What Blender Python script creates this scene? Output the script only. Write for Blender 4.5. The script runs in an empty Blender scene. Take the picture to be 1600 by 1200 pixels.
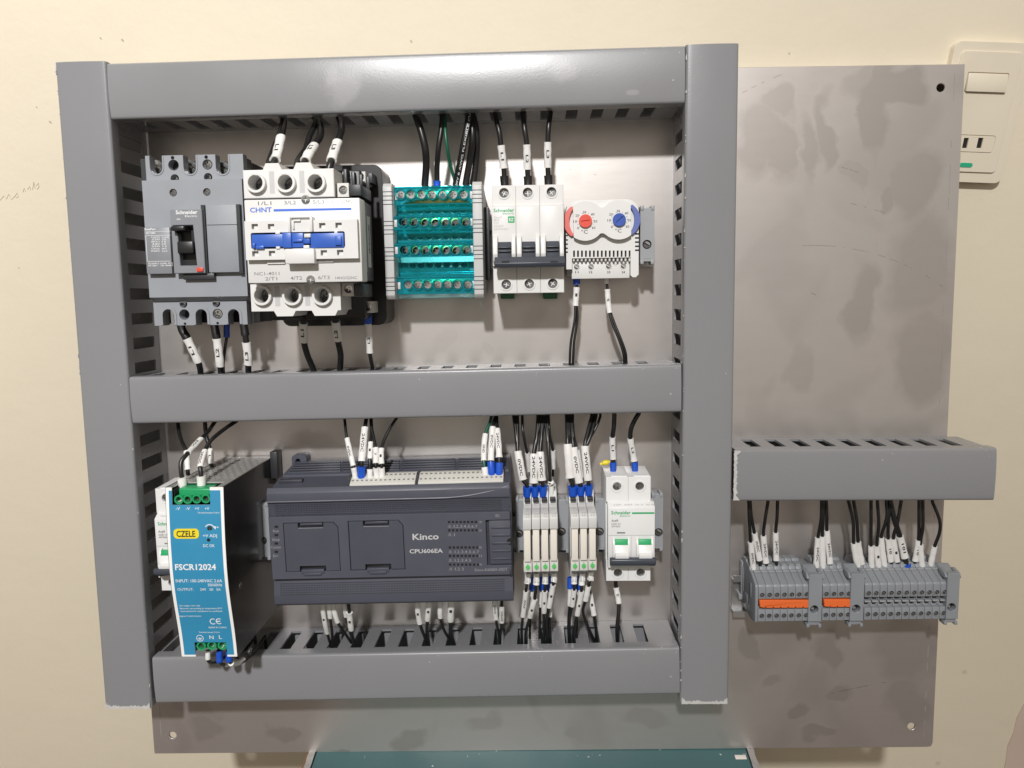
import bpy, bmesh, math, random
from mathutils import Matrix, Vector
from mathutils.geometry import tessellate_polygon
random.seed(7)
SC = bpy.context.scene
COL = SC.collection
MM = 0.001
# ------------------------------------------------------------------ frames
# panel frame (mm): X right, d out of the mounting plate towards the viewer, Z up along the plate.
LEAN = math.radians(13.5)
UP = Vector((0, math.sin(LEAN), math.cos(LEAN)))
INTO = Vector((0, math.cos(LEAN), -math.sin(LEAN)))
ORG = Vector((0, -148 + 384 * math.sin(LEAN), 450 + 384 * math.cos(LEAN))) * MM
PANEL = Matrix(((1, 0, 0, ORG.x), (0, INTO.y, UP.y, ORG.y), (0, INTO.z, UP.z, ORG.z), (0, 0, 0, 1)))
# ------------------------------------------------------------------ camera
F, R0 = 1220.0, 625.0
_n = Vector((37, -138, F)).normalized()
_L = F * F / (138 - 37 * .0157)
_v = Vector((.0157 * _L, _L, F)).normalized()
_r = _v.cross(_n)
cam = bpy.data.cameras.new('camera')
camo = bpy.data.objects.new('camera', cam)
COL.objects.link(camo)
cam.sensor_width = 36.0
cam.lens = 36.0 * F / 1600
cam.clip_start, cam.clip_end = 0.02, 50
def cam2panel(c):
    return Vector((_r.dot(c), _n.dot(c), -_v.dot(c)))
cx, cy, cz = cam2panel(Vector((1, 0, 0))), cam2panel(Vector((0, -1, 0))), cam2panel(Vector((0, 0, -1)))
R3 = PANEL.to_3x3() @ Matrix((cx, cy, cz)).transposed()
camo.matrix_world = Matrix.Translation(PANEL @ Vector((0, -R0 * MM, 0))) @ R3.to_4x4()
SC.camera = camo
CAMPOS = camo.matrix_world.translation.copy()
def P(px, py, d):
    """photo position (1600 x 1200) of a point standing d mm in front of the plate -> X, Z in mm"""
    w = cam2panel(Vector((px - 800, py - 600, F)))
    t = (R0 - d) / w.y
    return w.x * t, w.z * t
def ray_world(px, py):
    return (PANEL.to_3x3() @ cam2panel(Vector((px - 800, py - 600, F)))).normalized()
# ------------------------------------------------------------------ light and exposure
world = bpy.data.worlds.new("World"); SC.world = world
world.use_nodes = True
bg = world.node_tree.nodes['Background']
bg.inputs[0].default_value = (1.0, 0.90, 0.77, 1)
bg.inputs[1].default_value = 0.42
ld = bpy.data.lights.new('ceiling_lamp', 'AREA')
ld.shape = 'DISK'; ld.size = 0.15; ld.energy = 21.5; ld.color = (1.0, 0.99, 0.985); ld.spread = math.radians(88)
lo = bpy.data.objects.new('ceiling_lamp', ld); COL.objects.link(lo)
LP = PANEL @ Vector((-0.25, -2.4, 1.36))
TG = PANEL @ Vector((-0.55, 0, 0.40))
lo.matrix_world = Matrix.Translation(LP) @ (TG - LP).to_track_quat('-Z', 'Y').to_matrix().to_4x4()
SC.view_settings.view_transform = 'Standard'
SC.view_settings.look = 'None'
SC.view_settings.exposure = 0
SC.view_settings.gamma = 1
SC.cycles.use_denoising = True
SC.cycles.max_bounces = 8
SC.cycles.transparent_max_bounces = 16
# ------------------------------------------------------------------ materials
def N(nt, t, **kw):
    n = nt.nodes.new(t)
    for k, v in kw.items():
        setattr(n, k, v)
    return n
def mat(name, col, rough=.45, metal=0.0, var=.06, scale=60, bump=0.0, bscale=400, spec=.5, rvar=.06, stretch=(1, 1, 1), coat=0):
    m = bpy.data.materials.new(name); m.use_nodes = True
    nt = m.node_tree; b = nt.nodes['Principled BSDF']
    tc = N(nt, 'ShaderNodeTexCoord'); mp = N(nt, 'ShaderNodeMapping')
    mp.inputs['Scale'].default_value = stretch
    nt.links.new(tc.outputs['Object'], mp.inputs[0])
    nz = N(nt, 'ShaderNodeTexNoise'); nz.inputs['Scale'].default_value = scale; nz.inputs['Detail'].default_value = 5
    nt.links.new(mp.outputs[0], nz.inputs['Vector'])
    mx = N(nt, 'ShaderNodeMix', data_type='RGBA')
    mx.inputs[6].default_value = tuple(c * (1 - var) for c in col) + (1,)
    mx.inputs[7].default_value = tuple(min(1, c * (1 + var)) for c in col) + (1,)
    nt.links.new(nz.outputs['Fac'], mx.inputs[0])
    nt.links.new(mx.outputs[2], b.inputs['Base Color'])
    mr = N(nt, 'ShaderNodeMapRange'); mr.inputs[3].default_value = rough - rvar; mr.inputs[4].default_value = rough + rvar
    mr.inputs[1].default_value = .3; mr.inputs[2].default_value = .7
    nt.links.new(nz.outputs['Fac'], mr.inputs[0]); nt.links.new(mr.outputs[0], b.inputs['Roughness'])
    b.inputs['Metallic'].default_value = metal
    b.inputs['Specular IOR Level'].default_value = spec
    b.inputs['Coat Weight'].default_value = coat
    if bump:
        n2 = N(nt, 'ShaderNodeTexNoise'); n2.inputs['Scale'].default_value = bscale; n2.inputs['Detail'].default_value = 3
        nt.links.new(mp.outputs[0], n2.inputs['Vector'])
        bp = N(nt, 'ShaderNodeBump'); bp.inputs['Strength'].default_value = bump; bp.inputs['Distance'].default_value = .001
        nt.links.new(n2.outputs['Fac'], bp.inputs['Height']); nt.links.new(bp.outputs[0], b.inputs['Normal'])
    return m
M = {}
M['mccb'] = mat('grey moulded plastic', (.27, .285, .31), .48, bump=.08, bscale=2500)
M['mccb_nose'] = mat('grey satin plastic', (.215, .225, .245), .42, bump=.05, bscale=2500)
M['dark'] = mat('charcoal plastic', (.030, .031, .034), .42)
M['black'] = mat('black plastic', (.012, .012, .013), .38)
M['void'] = mat('cavity shade black', (.010, .010, .010), .7)  # near-black colour standing in for shade inside holes and cavities
M['white'] = mat('white plastic', (.69, .685, .67), .38, var=.02)
M['bright'] = mat('bright white plastic', (.76, .76, .755), .34, var=.02)
M['warm_white'] = mat('warm white plastic', (.64, .63, .605), .42, var=.03)
M['ivory'] = mat('ivory plastic', (.74, .70, .63), .42, var=.03)
M['relay_grey'] = mat('pale grey plastic', (.62, .62, .61), .42, var=.03)
M['blue'] = mat('blue plastic', (.035, .115, .48), .35)
M['ferrule_blue'] = mat('blue ferrule plastic', (.012, .085, .52), .35)
M['clear'] = mat('milky ferrule plastic', (.82, .81, .79), .3, var=.03)
M['brass'] = mat('brass', (.72, .55, .22), .3, metal=1)
M['zinc'] = mat('zinc plated steel', (.58, .58, .575), .24, metal=1, var=.1, scale=900)
M['screw_dark'] = mat('dull steel', (.26, .26, .26), .32, metal=1)
M['recess'] = mat('shaded screw recess metal', (.09, .09, .09), .5, metal=.6)  # recess floor coloured dark to stand for the shade in screw slots
M['rail'] = mat('rail steel', (.52, .52, .52), .36, metal=.9, var=.08, stretch=(.1, 1, 1))
M['psu_steel'] = mat('nickel plated sheet', (.52, .51, .50), .36, metal=.55, var=.08, scale=40)
M['psu_side'] = mat('dark glossy sheet', (.10, .098, .096), .2, metal=.8, var=.15, scale=25, stretch=(.4, 1, 1))
M['psu_blue'] = mat('blue printed label', (.034, .255, .45), .40, var=.03)
M['label_white'] = mat('white printed border', (.86, .86, .85), .4, var=.01)
M['yellow'] = mat('yellow print', (.82, .66, .02), .4, var=.02)
M['green'] = mat('green terminal plastic', (.012, .30, .11), .36)
M['led_green'] = mat('green lens plastic', (.10, .52, .13), .3)
M['clip_green'] = mat('dark green clip plastic', (.01, .13, .05), .4)
M['plc'] = mat('slate plastic', (.072, .076, .100), .42, bump=.05, bscale=3000)
M['plc_door'] = mat('slate door plastic', (.064, .068, .090), .36)
M['plc_dark'] = mat('slate recess plastic', (.038, .040, .052), .5)
M['strip'] = mat('grey beige plastic', (.60, .585, .54), .42, var=.03)
M['term'] = mat('terminal grey plastic', (.235, .25, .27), .46, bump=.06, bscale=2500)
M['stop'] = mat('end stop grey plastic', (.30, .31, .325), .44)
M['rib'] = mat('pale rib plastic', (.52, .52, .515), .42)
M['orange'] = mat('orange jumper plastic', (.74, .14, .03), .45, var=.08, scale=500)
M['wire'] = mat('black cable insulation', (.012, .012, .012), .34, var=.1)
M['wire_green'] = mat('green cable insulation', (.008, .10, .055), .36)
M['sleeve'] = mat('white marker sleeve', (.75, .74, .72), .45, var=.04, scale=200)
M['red'] = mat('red plastic', (.68, .075, .045), .38)
M['coral'] = mat('coral plastic', (.72, .16, .14), .4)
M['knob_blue'] = mat('royal blue plastic', (.025, .075, .36), .38)
M['pale_blue'] = mat('dull blue plastic', (.11, .15, .40), .4)
M['bar'] = mat('slate toggle plastic', (.050, .058, .075), .36)
M['ink'] = mat('black ink', (.02, .02, .02), .6)
M['ink_grey'] = mat('grey ink', (.20, .20, .20), .6)
M['ink_pale'] = mat('pale grey ink', (.50, .50, .50), .6)
M['ink_white'] = mat('white ink', (.78, .78, .78), .6)
M['ink_dim'] = mat('dim grey ink', (.27, .27, .28), .6)
M['ink_green'] = mat('green ink', (.012, .36, .12), .5)
M['ink_blue'] = mat('blue ink', (.05, .15, .62), .5)
M['silver'] = mat('worn metal trim', (.50, .49, .48), .4, metal=.8, var=.35, scale=200)
M['switch'] = mat('aged white switch plastic', (.73, .66, .53), .36, var=.05, scale=30)
M['switch_green'] = mat('green indicator lens', (.02, .40, .22), .3)

def duct_mat():
    m = mat('grey wiring duct plastic', (.226, .228, .238), .27, var=.05, scale=9, bump=.05, bscale=900, rvar=.07)
    nt = m.node_tree; b = nt.nodes['Principled BSDF']
    old = b.inputs['Base Color'].links[0].from_socket
    tc = N(nt, 'ShaderNodeTexCoord')
    nz = N(nt, 'ShaderNodeTexNoise'); nz.inputs['Scale'].default_value = 420; nz.inputs['Detail'].default_value = 2
    nt.links.new(tc.outputs['Object'], nz.inputs['Vector'])
    n3 = N(nt, 'ShaderNodeTexNoise'); n3.inputs['Scale'].default_value = 14
    nt.links.new(tc.outputs['Object'], n3.inputs['Vector'])
    ad = N(nt, 'ShaderNodeMath', operation='MULTIPLY'); nt.links.new(nz.outputs[0], ad.inputs[0]); nt.links.new(n3.outputs[0], ad.inputs[1])
    mr = N(nt, 'ShaderNodeMapRange'); mr.inputs[1].default_value = .455; mr.inputs[2].default_value = .485
    nt.links.new(ad.outputs[0], mr.inputs[0])
    mx = N(nt, 'ShaderNodeMix', data_type='RGBA'); mx.inputs[7].default_value = (.52, .51, .51, 1)
    nt.links.new(mr.outputs[0], mx.inputs[0]); nt.links.new(old, mx.inputs[6]); nt.links.new(mx.outputs[2], b.inputs['Base Color'])
    return m
M['duct'] = duct_mat()
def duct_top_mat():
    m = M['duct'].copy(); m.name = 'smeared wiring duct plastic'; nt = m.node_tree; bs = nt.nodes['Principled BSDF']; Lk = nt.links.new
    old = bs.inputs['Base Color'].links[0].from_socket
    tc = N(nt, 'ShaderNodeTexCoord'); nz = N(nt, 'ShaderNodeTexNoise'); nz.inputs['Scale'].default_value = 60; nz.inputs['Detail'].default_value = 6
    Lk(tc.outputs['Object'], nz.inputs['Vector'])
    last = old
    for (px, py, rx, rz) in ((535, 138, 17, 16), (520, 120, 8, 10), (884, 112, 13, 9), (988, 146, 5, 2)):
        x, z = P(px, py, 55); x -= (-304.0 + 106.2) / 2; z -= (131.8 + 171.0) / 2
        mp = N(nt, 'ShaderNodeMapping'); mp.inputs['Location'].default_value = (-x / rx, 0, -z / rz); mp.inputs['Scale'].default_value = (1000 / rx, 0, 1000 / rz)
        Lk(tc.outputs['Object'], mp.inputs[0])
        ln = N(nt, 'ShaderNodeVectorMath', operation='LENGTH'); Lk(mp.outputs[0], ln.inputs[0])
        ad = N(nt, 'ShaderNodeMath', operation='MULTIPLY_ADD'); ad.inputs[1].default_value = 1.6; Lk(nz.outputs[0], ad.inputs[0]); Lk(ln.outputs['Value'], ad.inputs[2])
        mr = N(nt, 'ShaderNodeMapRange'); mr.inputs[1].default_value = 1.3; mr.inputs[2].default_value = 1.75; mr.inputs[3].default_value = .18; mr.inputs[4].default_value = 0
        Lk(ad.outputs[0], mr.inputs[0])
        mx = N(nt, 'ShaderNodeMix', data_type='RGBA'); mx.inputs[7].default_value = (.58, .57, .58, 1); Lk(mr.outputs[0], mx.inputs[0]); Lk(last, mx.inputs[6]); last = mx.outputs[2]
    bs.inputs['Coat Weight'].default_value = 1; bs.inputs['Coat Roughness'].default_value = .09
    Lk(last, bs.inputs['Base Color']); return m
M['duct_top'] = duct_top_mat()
M['duct_cut'] = mat('frayed grey plastic', (.50, .49, .48), .6, var=.2, scale=300)

def teal_mat():
    m = bpy.data.materials.new('teal clear plastic'); m.use_nodes = True
    nt = m.node_tree; nt.nodes.clear()
    out = N(nt, 'ShaderNodeOutputMaterial'); mix = N(nt, 'ShaderNodeMixShader'); mix2 = N(nt, 'ShaderNodeMixShader')
    tr = N(nt, 'ShaderNodeBsdfTransparent'); tr.inputs[0].default_value = (.22, .80, .86, 1)
    gl = N(nt, 'ShaderNodeBsdfGlossy'); gl.inputs['Roughness'].default_value = .10; gl.inputs[0].default_value = (.50, .90, .92, 1)
    df = N(nt, 'ShaderNodeBsdfDiffuse'); df.inputs[0].default_value = (.02, .44, .50, 1)
    tc = N(nt, 'ShaderNodeTexCoord'); nz = N(nt, 'ShaderNodeTexNoise'); nz.inputs['Scale'].default_value = 90; nz.inputs['Detail'].default_value = 3
    nt.links.new(tc.outputs['Object'], nz.inputs['Vector'])
    mr = N(nt, 'ShaderNodeMapRange'); mr.inputs[3].default_value = .08; mr.inputs[4].default_value = .40
    nt.links.new(nz.outputs[0], mr.inputs[0])
    fr = N(nt, 'ShaderNodeLayerWeight'); fr.inputs[0].default_value = .30
    nt.links.new(mr.outputs[0], mix2.inputs[0]); nt.links.new(tr.outputs[0], mix2.inputs[1]); nt.links.new(df.outputs[0], mix2.inputs[2])
    nt.links.new(fr.outputs['Fresnel'], mix.inputs[0]); nt.links.new(mix2.outputs[0], mix.inputs[1]); nt.links.new(gl.outputs[0], mix.inputs[2])
    nt.links.new(mix.outputs[0], out.inputs[0])
    return m
M['teal'] = teal_mat()

def wall_mat():
    m = mat('cream wall paint', (.74, .668, .525), .5, var=.06, scale=3.2, rvar=.05)
    nt = m.node_tree; b = nt.nodes['Principled BSDF']
    tc = N(nt, 'ShaderNodeTexCoord')
    a = N(nt, 'ShaderNodeTexNoise'); a.inputs['Scale'].default_value = 28; a.inputs['Detail'].default_value = 5
    c = N(nt, 'ShaderNodeTexNoise'); c.inputs['Scale'].default_value = 260; c.inputs['Detail'].default_value = 3
    for q in (a, c):
        nt.links.new(tc.outputs['Object'], q.inputs['Vector'])
    s = N(nt, 'ShaderNodeMath', operation='MULTIPLY_ADD'); s.inputs[1].default_value = .16
    nt.links.new(c.outputs[0], s.inputs[0]); nt.links.new(a.outputs[0], s.inputs[2])
    bp = N(nt, 'ShaderNodeBump'); bp.inputs['Strength'].default_value = .22; bp.inputs['Distance'].default_value = .003
    nt.links.new(s.outputs[0], bp.inputs['Height']); nt.links.new(bp.outputs[0], b.inputs['Normal'])
    # small pits and smudges
    v = N(nt, 'ShaderNodeTexVoronoi'); v.inputs['Scale'].default_value = 16
    nt.links.new(tc.outputs['Object'], v.inputs['Vector'])
    mr = N(nt, 'ShaderNodeMapRange'); mr.inputs[1].default_value = .035; mr.inputs[2].default_value = .055; mr.inputs[3].default_value = 1; mr.inputs[4].default_value = 0
    nt.links.new(v.outputs['Distance'], mr.inputs[0])
    gt = N(nt, 'ShaderNodeMath', operation='GREATER_THAN'); gt.inputs[1].default_value = .78
    sx = N(nt, 'ShaderNodeSeparateColor'); nt.links.new(v.outputs['Color'], sx.inputs[0]); nt.links.new(sx.outputs[0], gt.inputs[0])
    mu = N(nt, 'ShaderNodeMath', operation='MULTIPLY'); nt.links.new(mr.outputs[0], mu.inputs[0]); nt.links.new(gt.outputs[0], mu.inputs[1])
    m2 = N(nt, 'ShaderNodeMath', operation='MULTIPLY'); m2.inputs[1].default_value = .35; nt.links.new(mu.outputs[0], m2.inputs[0])
    old = b.inputs['Base Color'].links[0].from_socket
    mx = N(nt, 'ShaderNodeMix', data_type='RGBA'); mx.inputs[7].default_value = (.42, .37, .28, 1)
    nt.links.new(m2.outputs[0], mx.inputs[0]); nt.links.new(old, mx.inputs[6]); nt.links.new(mx.outputs[2], b.inputs['Base Color'])
    return m
M['wall'] = wall_mat()
M['pink'] = mat('pink undercoat', (.62, .50, .42), .6, var=.06, scale=20)
M['pencil'] = mat('pencil lead', (.48, .43, .35), .6)
M['floor'] = mat('brown floor tile', (.12, .075, .055), .4, var=.15, scale=6)

def plate_mat(blobs, lines):
    m = bpy.data.materials.new('stained steel sheet'); m.use_nodes = True
    nt = m.node_tree; b = nt.nodes['Principled BSDF']; Lk = nt.links.new
    tc = N(nt, 'ShaderNodeTexCoord')
    wn = N(nt, 'ShaderNodeTexNoise'); wn.inputs['Scale'].default_value = 26; wn.inputs['Detail'].default_value = 8
    Lk(tc.outputs['Object'], wn.inputs['Vector'])
    sub = N(nt, 'ShaderNodeVectorMath', operation='SUBTRACT'); sub.inputs[1].default_value = (.5, .5, .5); Lk(wn.outputs['Color'], sub.inputs[0])
    sc = N(nt, 'ShaderNodeVectorMath', operation='SCALE'); sc.inputs['Scale'].default_value = .045; Lk(sub.outputs[0], sc.inputs[0])
    wp = N(nt, 'ShaderNodeVectorMath', operation='ADD'); Lk(tc.outputs['Object'], wp.inputs[0]); Lk(sc.outputs[0], wp.inputs[1])
    acc = None
    for (x, z, rx, rz, s) in blobs:
        mp = N(nt, 'ShaderNodeMapping')
        mp.inputs['Location'].default_value = (-x / rx, 0, -z / rz)
        mp.inputs['Scale'].default_value = (1000 / rx, 0, 1000 / rz)
        Lk(wp.outputs[0], mp.inputs[0])
        ln = N(nt, 'ShaderNodeVectorMath', operation='LENGTH'); Lk(mp.outputs[0], ln.inputs[0])
        mr = N(nt, 'ShaderNodeMapRange'); mr.inputs[1].default_value = .74; mr.inputs[2].default_value = 1.16; mr.inputs[3].default_value = s * .72; mr.inputs[4].default_value = 0
        Lk(ln.outputs['Value'], mr.inputs[0])
        if acc is None: acc = mr.outputs[0]
        else:
            mxm = N(nt, 'ShaderNodeMath', operation='MAXIMUM'); Lk(acc, mxm.inputs[0]); Lk(mr.outputs[0], mxm.inputs[1]); acc = mxm.outputs[0]
    # general blotches
    n2 = N(nt, 'ShaderNodeTexNoise'); n2.inputs['Scale'].default_value = 17; n2.inputs['Detail'].default_value = 2; n2.inputs['Distortion'].default_value = .6
    mp2 = N(nt, 'ShaderNodeMapping'); mp2.inputs['Scale'].default_value = (1, 1, .75); Lk(tc.outputs['Object'], mp2.inputs[0]); Lk(mp2.outputs[0], n2.inputs['Vector'])
    r2 = N(nt, 'ShaderNodeMapRange'); r2.inputs[1].default_value = .52; r2.inputs[2].default_value = .66; r2.inputs[4].default_value = .24; Lk(n2.outputs[0], r2.inputs[0])
    mxa = N(nt, 'ShaderNodeMath', operation='MAXIMUM'); Lk(acc, mxa.inputs[0]); Lk(r2.outputs[0], mxa.inputs[1])
    # fine rolled grain
    n3 = N(nt, 'ShaderNodeTexNoise'); n3.inputs['Scale'].default_value = 60; n3.inputs['Detail'].default_value = 6
    mp3 = N(nt, 'ShaderNodeMapping'); mp3.inputs['Scale'].default_value = (.6, 1, 2.2); Lk(tc.outputs['Object'], mp3.inputs[0]); Lk(mp3.outputs[0], n3.inputs['Vector'])
    c1 = N(nt, 'ShaderNodeMix', data_type='RGBA'); c1.inputs[6].default_value = (.55, .507, .487, 1); c1.inputs[7].default_value = (.60, .56, .54, 1); Lk(n3.outputs[0], c1.inputs[0])
    n4 = N(nt, 'ShaderNodeTexNoise'); n4.inputs['Scale'].default_value = 7; n4.inputs['Detail'].default_value = 3; Lk(tc.outputs['Object'], n4.inputs['Vector'])
    r4 = N(nt, 'ShaderNodeMapRange'); r4.inputs[1].default_value = .4; r4.inputs[2].default_value = .65; r4.inputs[4].default_value = .6; Lk(n4.outputs[0], r4.inputs[0])
    c0 = N(nt, 'ShaderNodeMix', data_type='RGBA'); c0.inputs[7].default_value = (.54, .53, .50, 1); Lk(r4.outputs[0], c0.inputs[0]); Lk(c1.outputs[2], c0.inputs[6])
    c2 = N(nt, 'ShaderNodeMix', data_type='RGBA'); c2.inputs[7].default_value = (.27, .245, .225, 1); Lk(mxa.outputs[0], c2.inputs[0]); Lk(c0.outputs[2], c2.inputs[6])
    last = c2.outputs[2]
    # scratches: thin arcs and straight scuffs broken up by noise
    nb = N(nt, 'ShaderNodeTexNoise'); nb.inputs['Scale'].default_value = 120; Lk(tc.outputs['Object'], nb.inputs['Vector'])
    for (x, z, rad, w, x0, x1, s) in lines:
        mp = N(nt, 'ShaderNodeMapping'); mp.inputs['Location'].default_value = (-x * MM, 0, -z * MM); mp.inputs['Scale'].default_value = (1, 0, 1)
        Lk(tc.outputs['Object'], mp.inputs[0])
        ln = N(nt, 'ShaderNodeVectorMath', operation='LENGTH'); Lk(mp.outputs[0], ln.inputs[0])
        cp = N(nt, 'ShaderNodeMath', operation='COMPARE'); cp.inputs[1].default_value = rad * MM; cp.inputs[2].default_value = w * MM; Lk(ln.outputs['Value'], cp.inputs[0])
        sp = N(nt, 'ShaderNodeSeparateXYZ'); Lk(tc.outputs['Object'], sp.inputs[0])
        g = N(nt, 'ShaderNodeMath', operation='COMPARE'); g.inputs[1].default_value = (x0 + x1) / 2 * MM; g.inputs[2].default_value = (x1 - x0) / 2 * MM; Lk(sp.outputs[0], g.inputs[0])
        up = N(nt, 'ShaderNodeMath', operation='GREATER_THAN'); up.inputs[1].default_value = z * MM; Lk(sp.outputs[2], up.inputs[0])
        gb = N(nt, 'ShaderNodeMath', operation='GREATER_THAN'); gb.inputs[1].default_value = .51; Lk(nb.outputs[0], gb.inputs[0])
        pr = cp.outputs[0]
        for o in (g, up, gb):
            mu = N(nt, 'ShaderNodeMath', operation='MULTIPLY'); Lk(pr, mu.inputs[0]); Lk(o.outputs[0], mu.inputs[1]); pr = mu.outputs[0]
        ms = N(nt, 'ShaderNodeMath', operation='MULTIPLY'); ms.inputs[1].default_value = s; Lk(pr, ms.inputs[0])
        cc = N(nt, 'ShaderNodeMix', data_type='RGBA'); cc.inputs[7].default_value = (.13, .12, .11, 1); Lk(ms.outputs[0], cc.inputs[0]); Lk(last, cc.inputs[6]); last = cc.outputs[2]
    Lk(last, b.inputs['Base Color'])
    rr = N(nt, 'ShaderNodeMapRange'); rr.inputs[3].default_value = .36; rr.inputs[4].default_value = .47; Lk(mxa.outputs[0], rr.inputs[0]); Lk(rr.outputs[0], b.inputs['Roughness'])
    b.inputs['Metallic'].default_value = .80
    bp = N(nt, 'ShaderNodeBump'); bp.inputs['Strength'].default_value = .04; bp.inputs['Distance'].default_value = .001; Lk(n3.outputs[0], bp.inputs['Height']); Lk(bp.outputs[0], b.inputs['Normal'])
    return m

# ------------------------------------------------------------------ mesh builder (mm; Y = -d)
_tc = {}
def text_mesh(s, bold):
    k = (s, bold)
    if k not in _tc:
        cu = bpy.data.curves.new('lettering', 'FONT'); cu.body = s; cu.size = 1.0
        cu.resolution_u = 2; cu.offset = .022 if bold else .004
        o = bpy.data.objects.new('lettering', cu)
        me = bpy.data.meshes.new_from_object(o)
        vs = [(v.co.x, v.co.y) for v in me.vertices]; fs = [tuple(p.vertices) for p in me.polygons]
        bpy.data.objects.remove(o); bpy.data.meshes.remove(me)
        xs = [v[0] for v in vs] or [0]; ys = [v[1] for v in vs] or [0]
        _tc[k] = (vs, fs, min(xs), max(xs), min(ys), max(ys))
    return _tc[k]
class B:
    def __init__(s):
        s.bm = bmesh.new()
    def _bev(s, es, bev, seg=2):
        if bev:
            bmesh.ops.bevel(s.bm, geom=es, offset=bev, segments=seg, profile=.5, affect='EDGES', clamp_overlap=True)
    def box(s, x0, x1, d0, d1, z0, z1, bev=0, seg=2):
        x0, x1 = sorted((x0, x1)); d0, d1 = sorted((d0, d1)); z0, z1 = sorted((z0, z1))
        v = [s.bm.verts.new((x, -d, z)) for d in (d0, d1) for x, z in ((x0, z0), (x1, z0), (x1, z1), (x0, z1))]
        q = [(0, 1, 2, 3), (7, 6, 5, 4), (0, 4, 5, 1), (1, 5, 6, 2), (2, 6, 7, 3), (3, 7, 4, 0)]
        fs = [s.bm.faces.new([v[i] for i in f]) for f in q]
        bmesh.ops.recalc_face_normals(s.bm, faces=fs)
        if bev:
            s._bev(list({e for f in fs for e in f.edges}), bev, seg)
        return s
    def plate(s, outer, holes, d0, d1, bev=0):
        """outline (x, z) with holes, from d0 (back) to d1 (front)"""
        bm = s.bm
        loops = [outer] + list(holes)
        flat = [p for l in loops for p in l]
        tris = tessellate_polygon([[Vector((x, z, 0)) for x, z in l] for l in loops])
        front = [bm.verts.new((x, -d1, z)) for x, z in flat]; back = [bm.verts.new((x, -d0, z)) for x, z in flat]
        fs = []
        for t in tris:
            for vs in (front, back):
                try: fs.append(bm.faces.new([vs[i] for i in t]))
                except ValueError: pass
        o = 0; rim = []
        for l in loops:
            n = len(l)
            for i in range(n):
                j = (i + 1) % n
                fs.append(bm.faces.new((front[o + i], front[o + j], back[o + j], back[o + i])))
                rim.append((front[o + i], front[o + j]))
            o += n
        bmesh.ops.recalc_face_normals(bm, faces=fs)
        if bev:
            es = [e for a, c in rim for e in a.link_edges if c in e.verts]
            s._bev(es, bev, 1)
        return s
    def prism(s, poly, x0, x1, bev=0):
        """profile of (d, z) points extruded along X"""
        bm = s.bm
        a = [bm.verts.new((x0, -d, z)) for d, z in poly]; b = [bm.verts.new((x1, -d, z)) for d, z in poly]
        n = len(poly); fs = [bm.faces.new(a), bm.faces.new(b[::-1])]
        for i in range(n):
            j = (i + 1) % n
            fs.append(bm.faces.new((a[i], b[i], b[j], a[j])))
        bmesh.ops.recalc_face_normals(bm, faces=fs)
        if bev: s._bev(list({e for f in fs for e in f.edges}), bev, 2)
        return s
    def prism_z(s, poly, z0, z1):
        """profile of (x, d) points extruded along Z"""
        bm = s.bm
        a = [bm.verts.new((x, -d, z0)) for x, d in poly]; b = [bm.verts.new((x, -d, z1)) for x, d in poly]
        n = len(poly); fs = [bm.faces.new(a), bm.faces.new(b[::-1])]
        for i in range(n):
            j = (i + 1) % n
            fs.append(bm.faces.new((a[i], b[i], b[j], a[j])))
        bmesh.ops.recalc_face_normals(bm, faces=fs)
        return s
    def disc(s, x, z, r, d0, d1, n=20, bev=0):
        return s.plate([(x + r * math.cos(2 * math.pi * i / n), z + r * math.sin(2 * math.pi * i / n)) for i in range(n)], [], d0, d1, bev)
    def ring(s, x, z, r, ri, d0, d1, n=20, bev=0):
        return s.plate(circ(x, z, r, n), [circ(x, z, ri, n)], d0, d1, bev)
    def tube(s, pts, r, n=10, r2=None, caps=True):
        bm = s.bm; prev = None; m = len(pts)
        ref = Vector((0, -1, 0)); fs = []
        for i, p in enumerate(pts):
            t = (pts[min(i + 1, m - 1)] - pts[max(i - 1, 0)]).normalized()
            u = (ref - t * ref.dot(t))
            if u.length < .05: u = Vector((1, 0, 0)) - t * t.x
            u.normalize(); w = t.cross(u)
            rr = r if r2 is None else r + (r2 - r) * i / (m - 1)
            ring = [bm.verts.new(p + (u * math.cos(2 * math.pi * k / n) + w * math.sin(2 * math.pi * k / n)) * rr) for k in range(n)]
            if prev:
                for k in range(n):
                    fs.append(bm.faces.new((prev[k], prev[(k + 1) % n], ring[(k + 1) % n], ring[k])))
            elif caps: fs.append(bm.faces.new(ring[::-1]))
            prev = ring
        if caps: fs.append(bm.faces.new(prev))
        return s
    def text(s, t, x0, x1, zc, h, d, bold=False, rot=0):
        """flat print between x0 and x1, centred on zc, capital height h"""
        vs, fs, a, b, c, e = text_mesh(t, bold)
        if not vs: return s
        ref = text_mesh('H', bold); k = h / (ref[5] - ref[4]); z0 = zc - h / 2
        q = []
        for (x, y) in vs:
            X = x0 + (x - a) / max(b - a, 1e-6) * (x1 - x0); Z = z0 + (y - ref[4]) * k
            if rot:
                ca, sa = math.cos(rot), math.sin(rot); dx, dz = X - (x0 + x1) / 2, Z - zc
                X, Z = (x0 + x1) / 2 + dx * ca - dz * sa, zc + dx * sa + dz * ca
            q.append(s.bm.verts.new((X, -d, Z)))
        for f in fs:
            try: s.bm.faces.new([q[i] for i in f])
            except ValueError: pass
        return s
    def mesh(s, name, off=Vector((0, 0, 0)), sharp=35):
        for v in s.bm.verts:
            v.co = (v.co - off) * MM
        me = bpy.data.meshes.new(name); s.bm.to_mesh(me); s.bm.free()
        for p in me.polygons: p.use_smooth = True
        me.set_sharp_from_angle(angle=math.radians(sharp))
        return me
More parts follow.
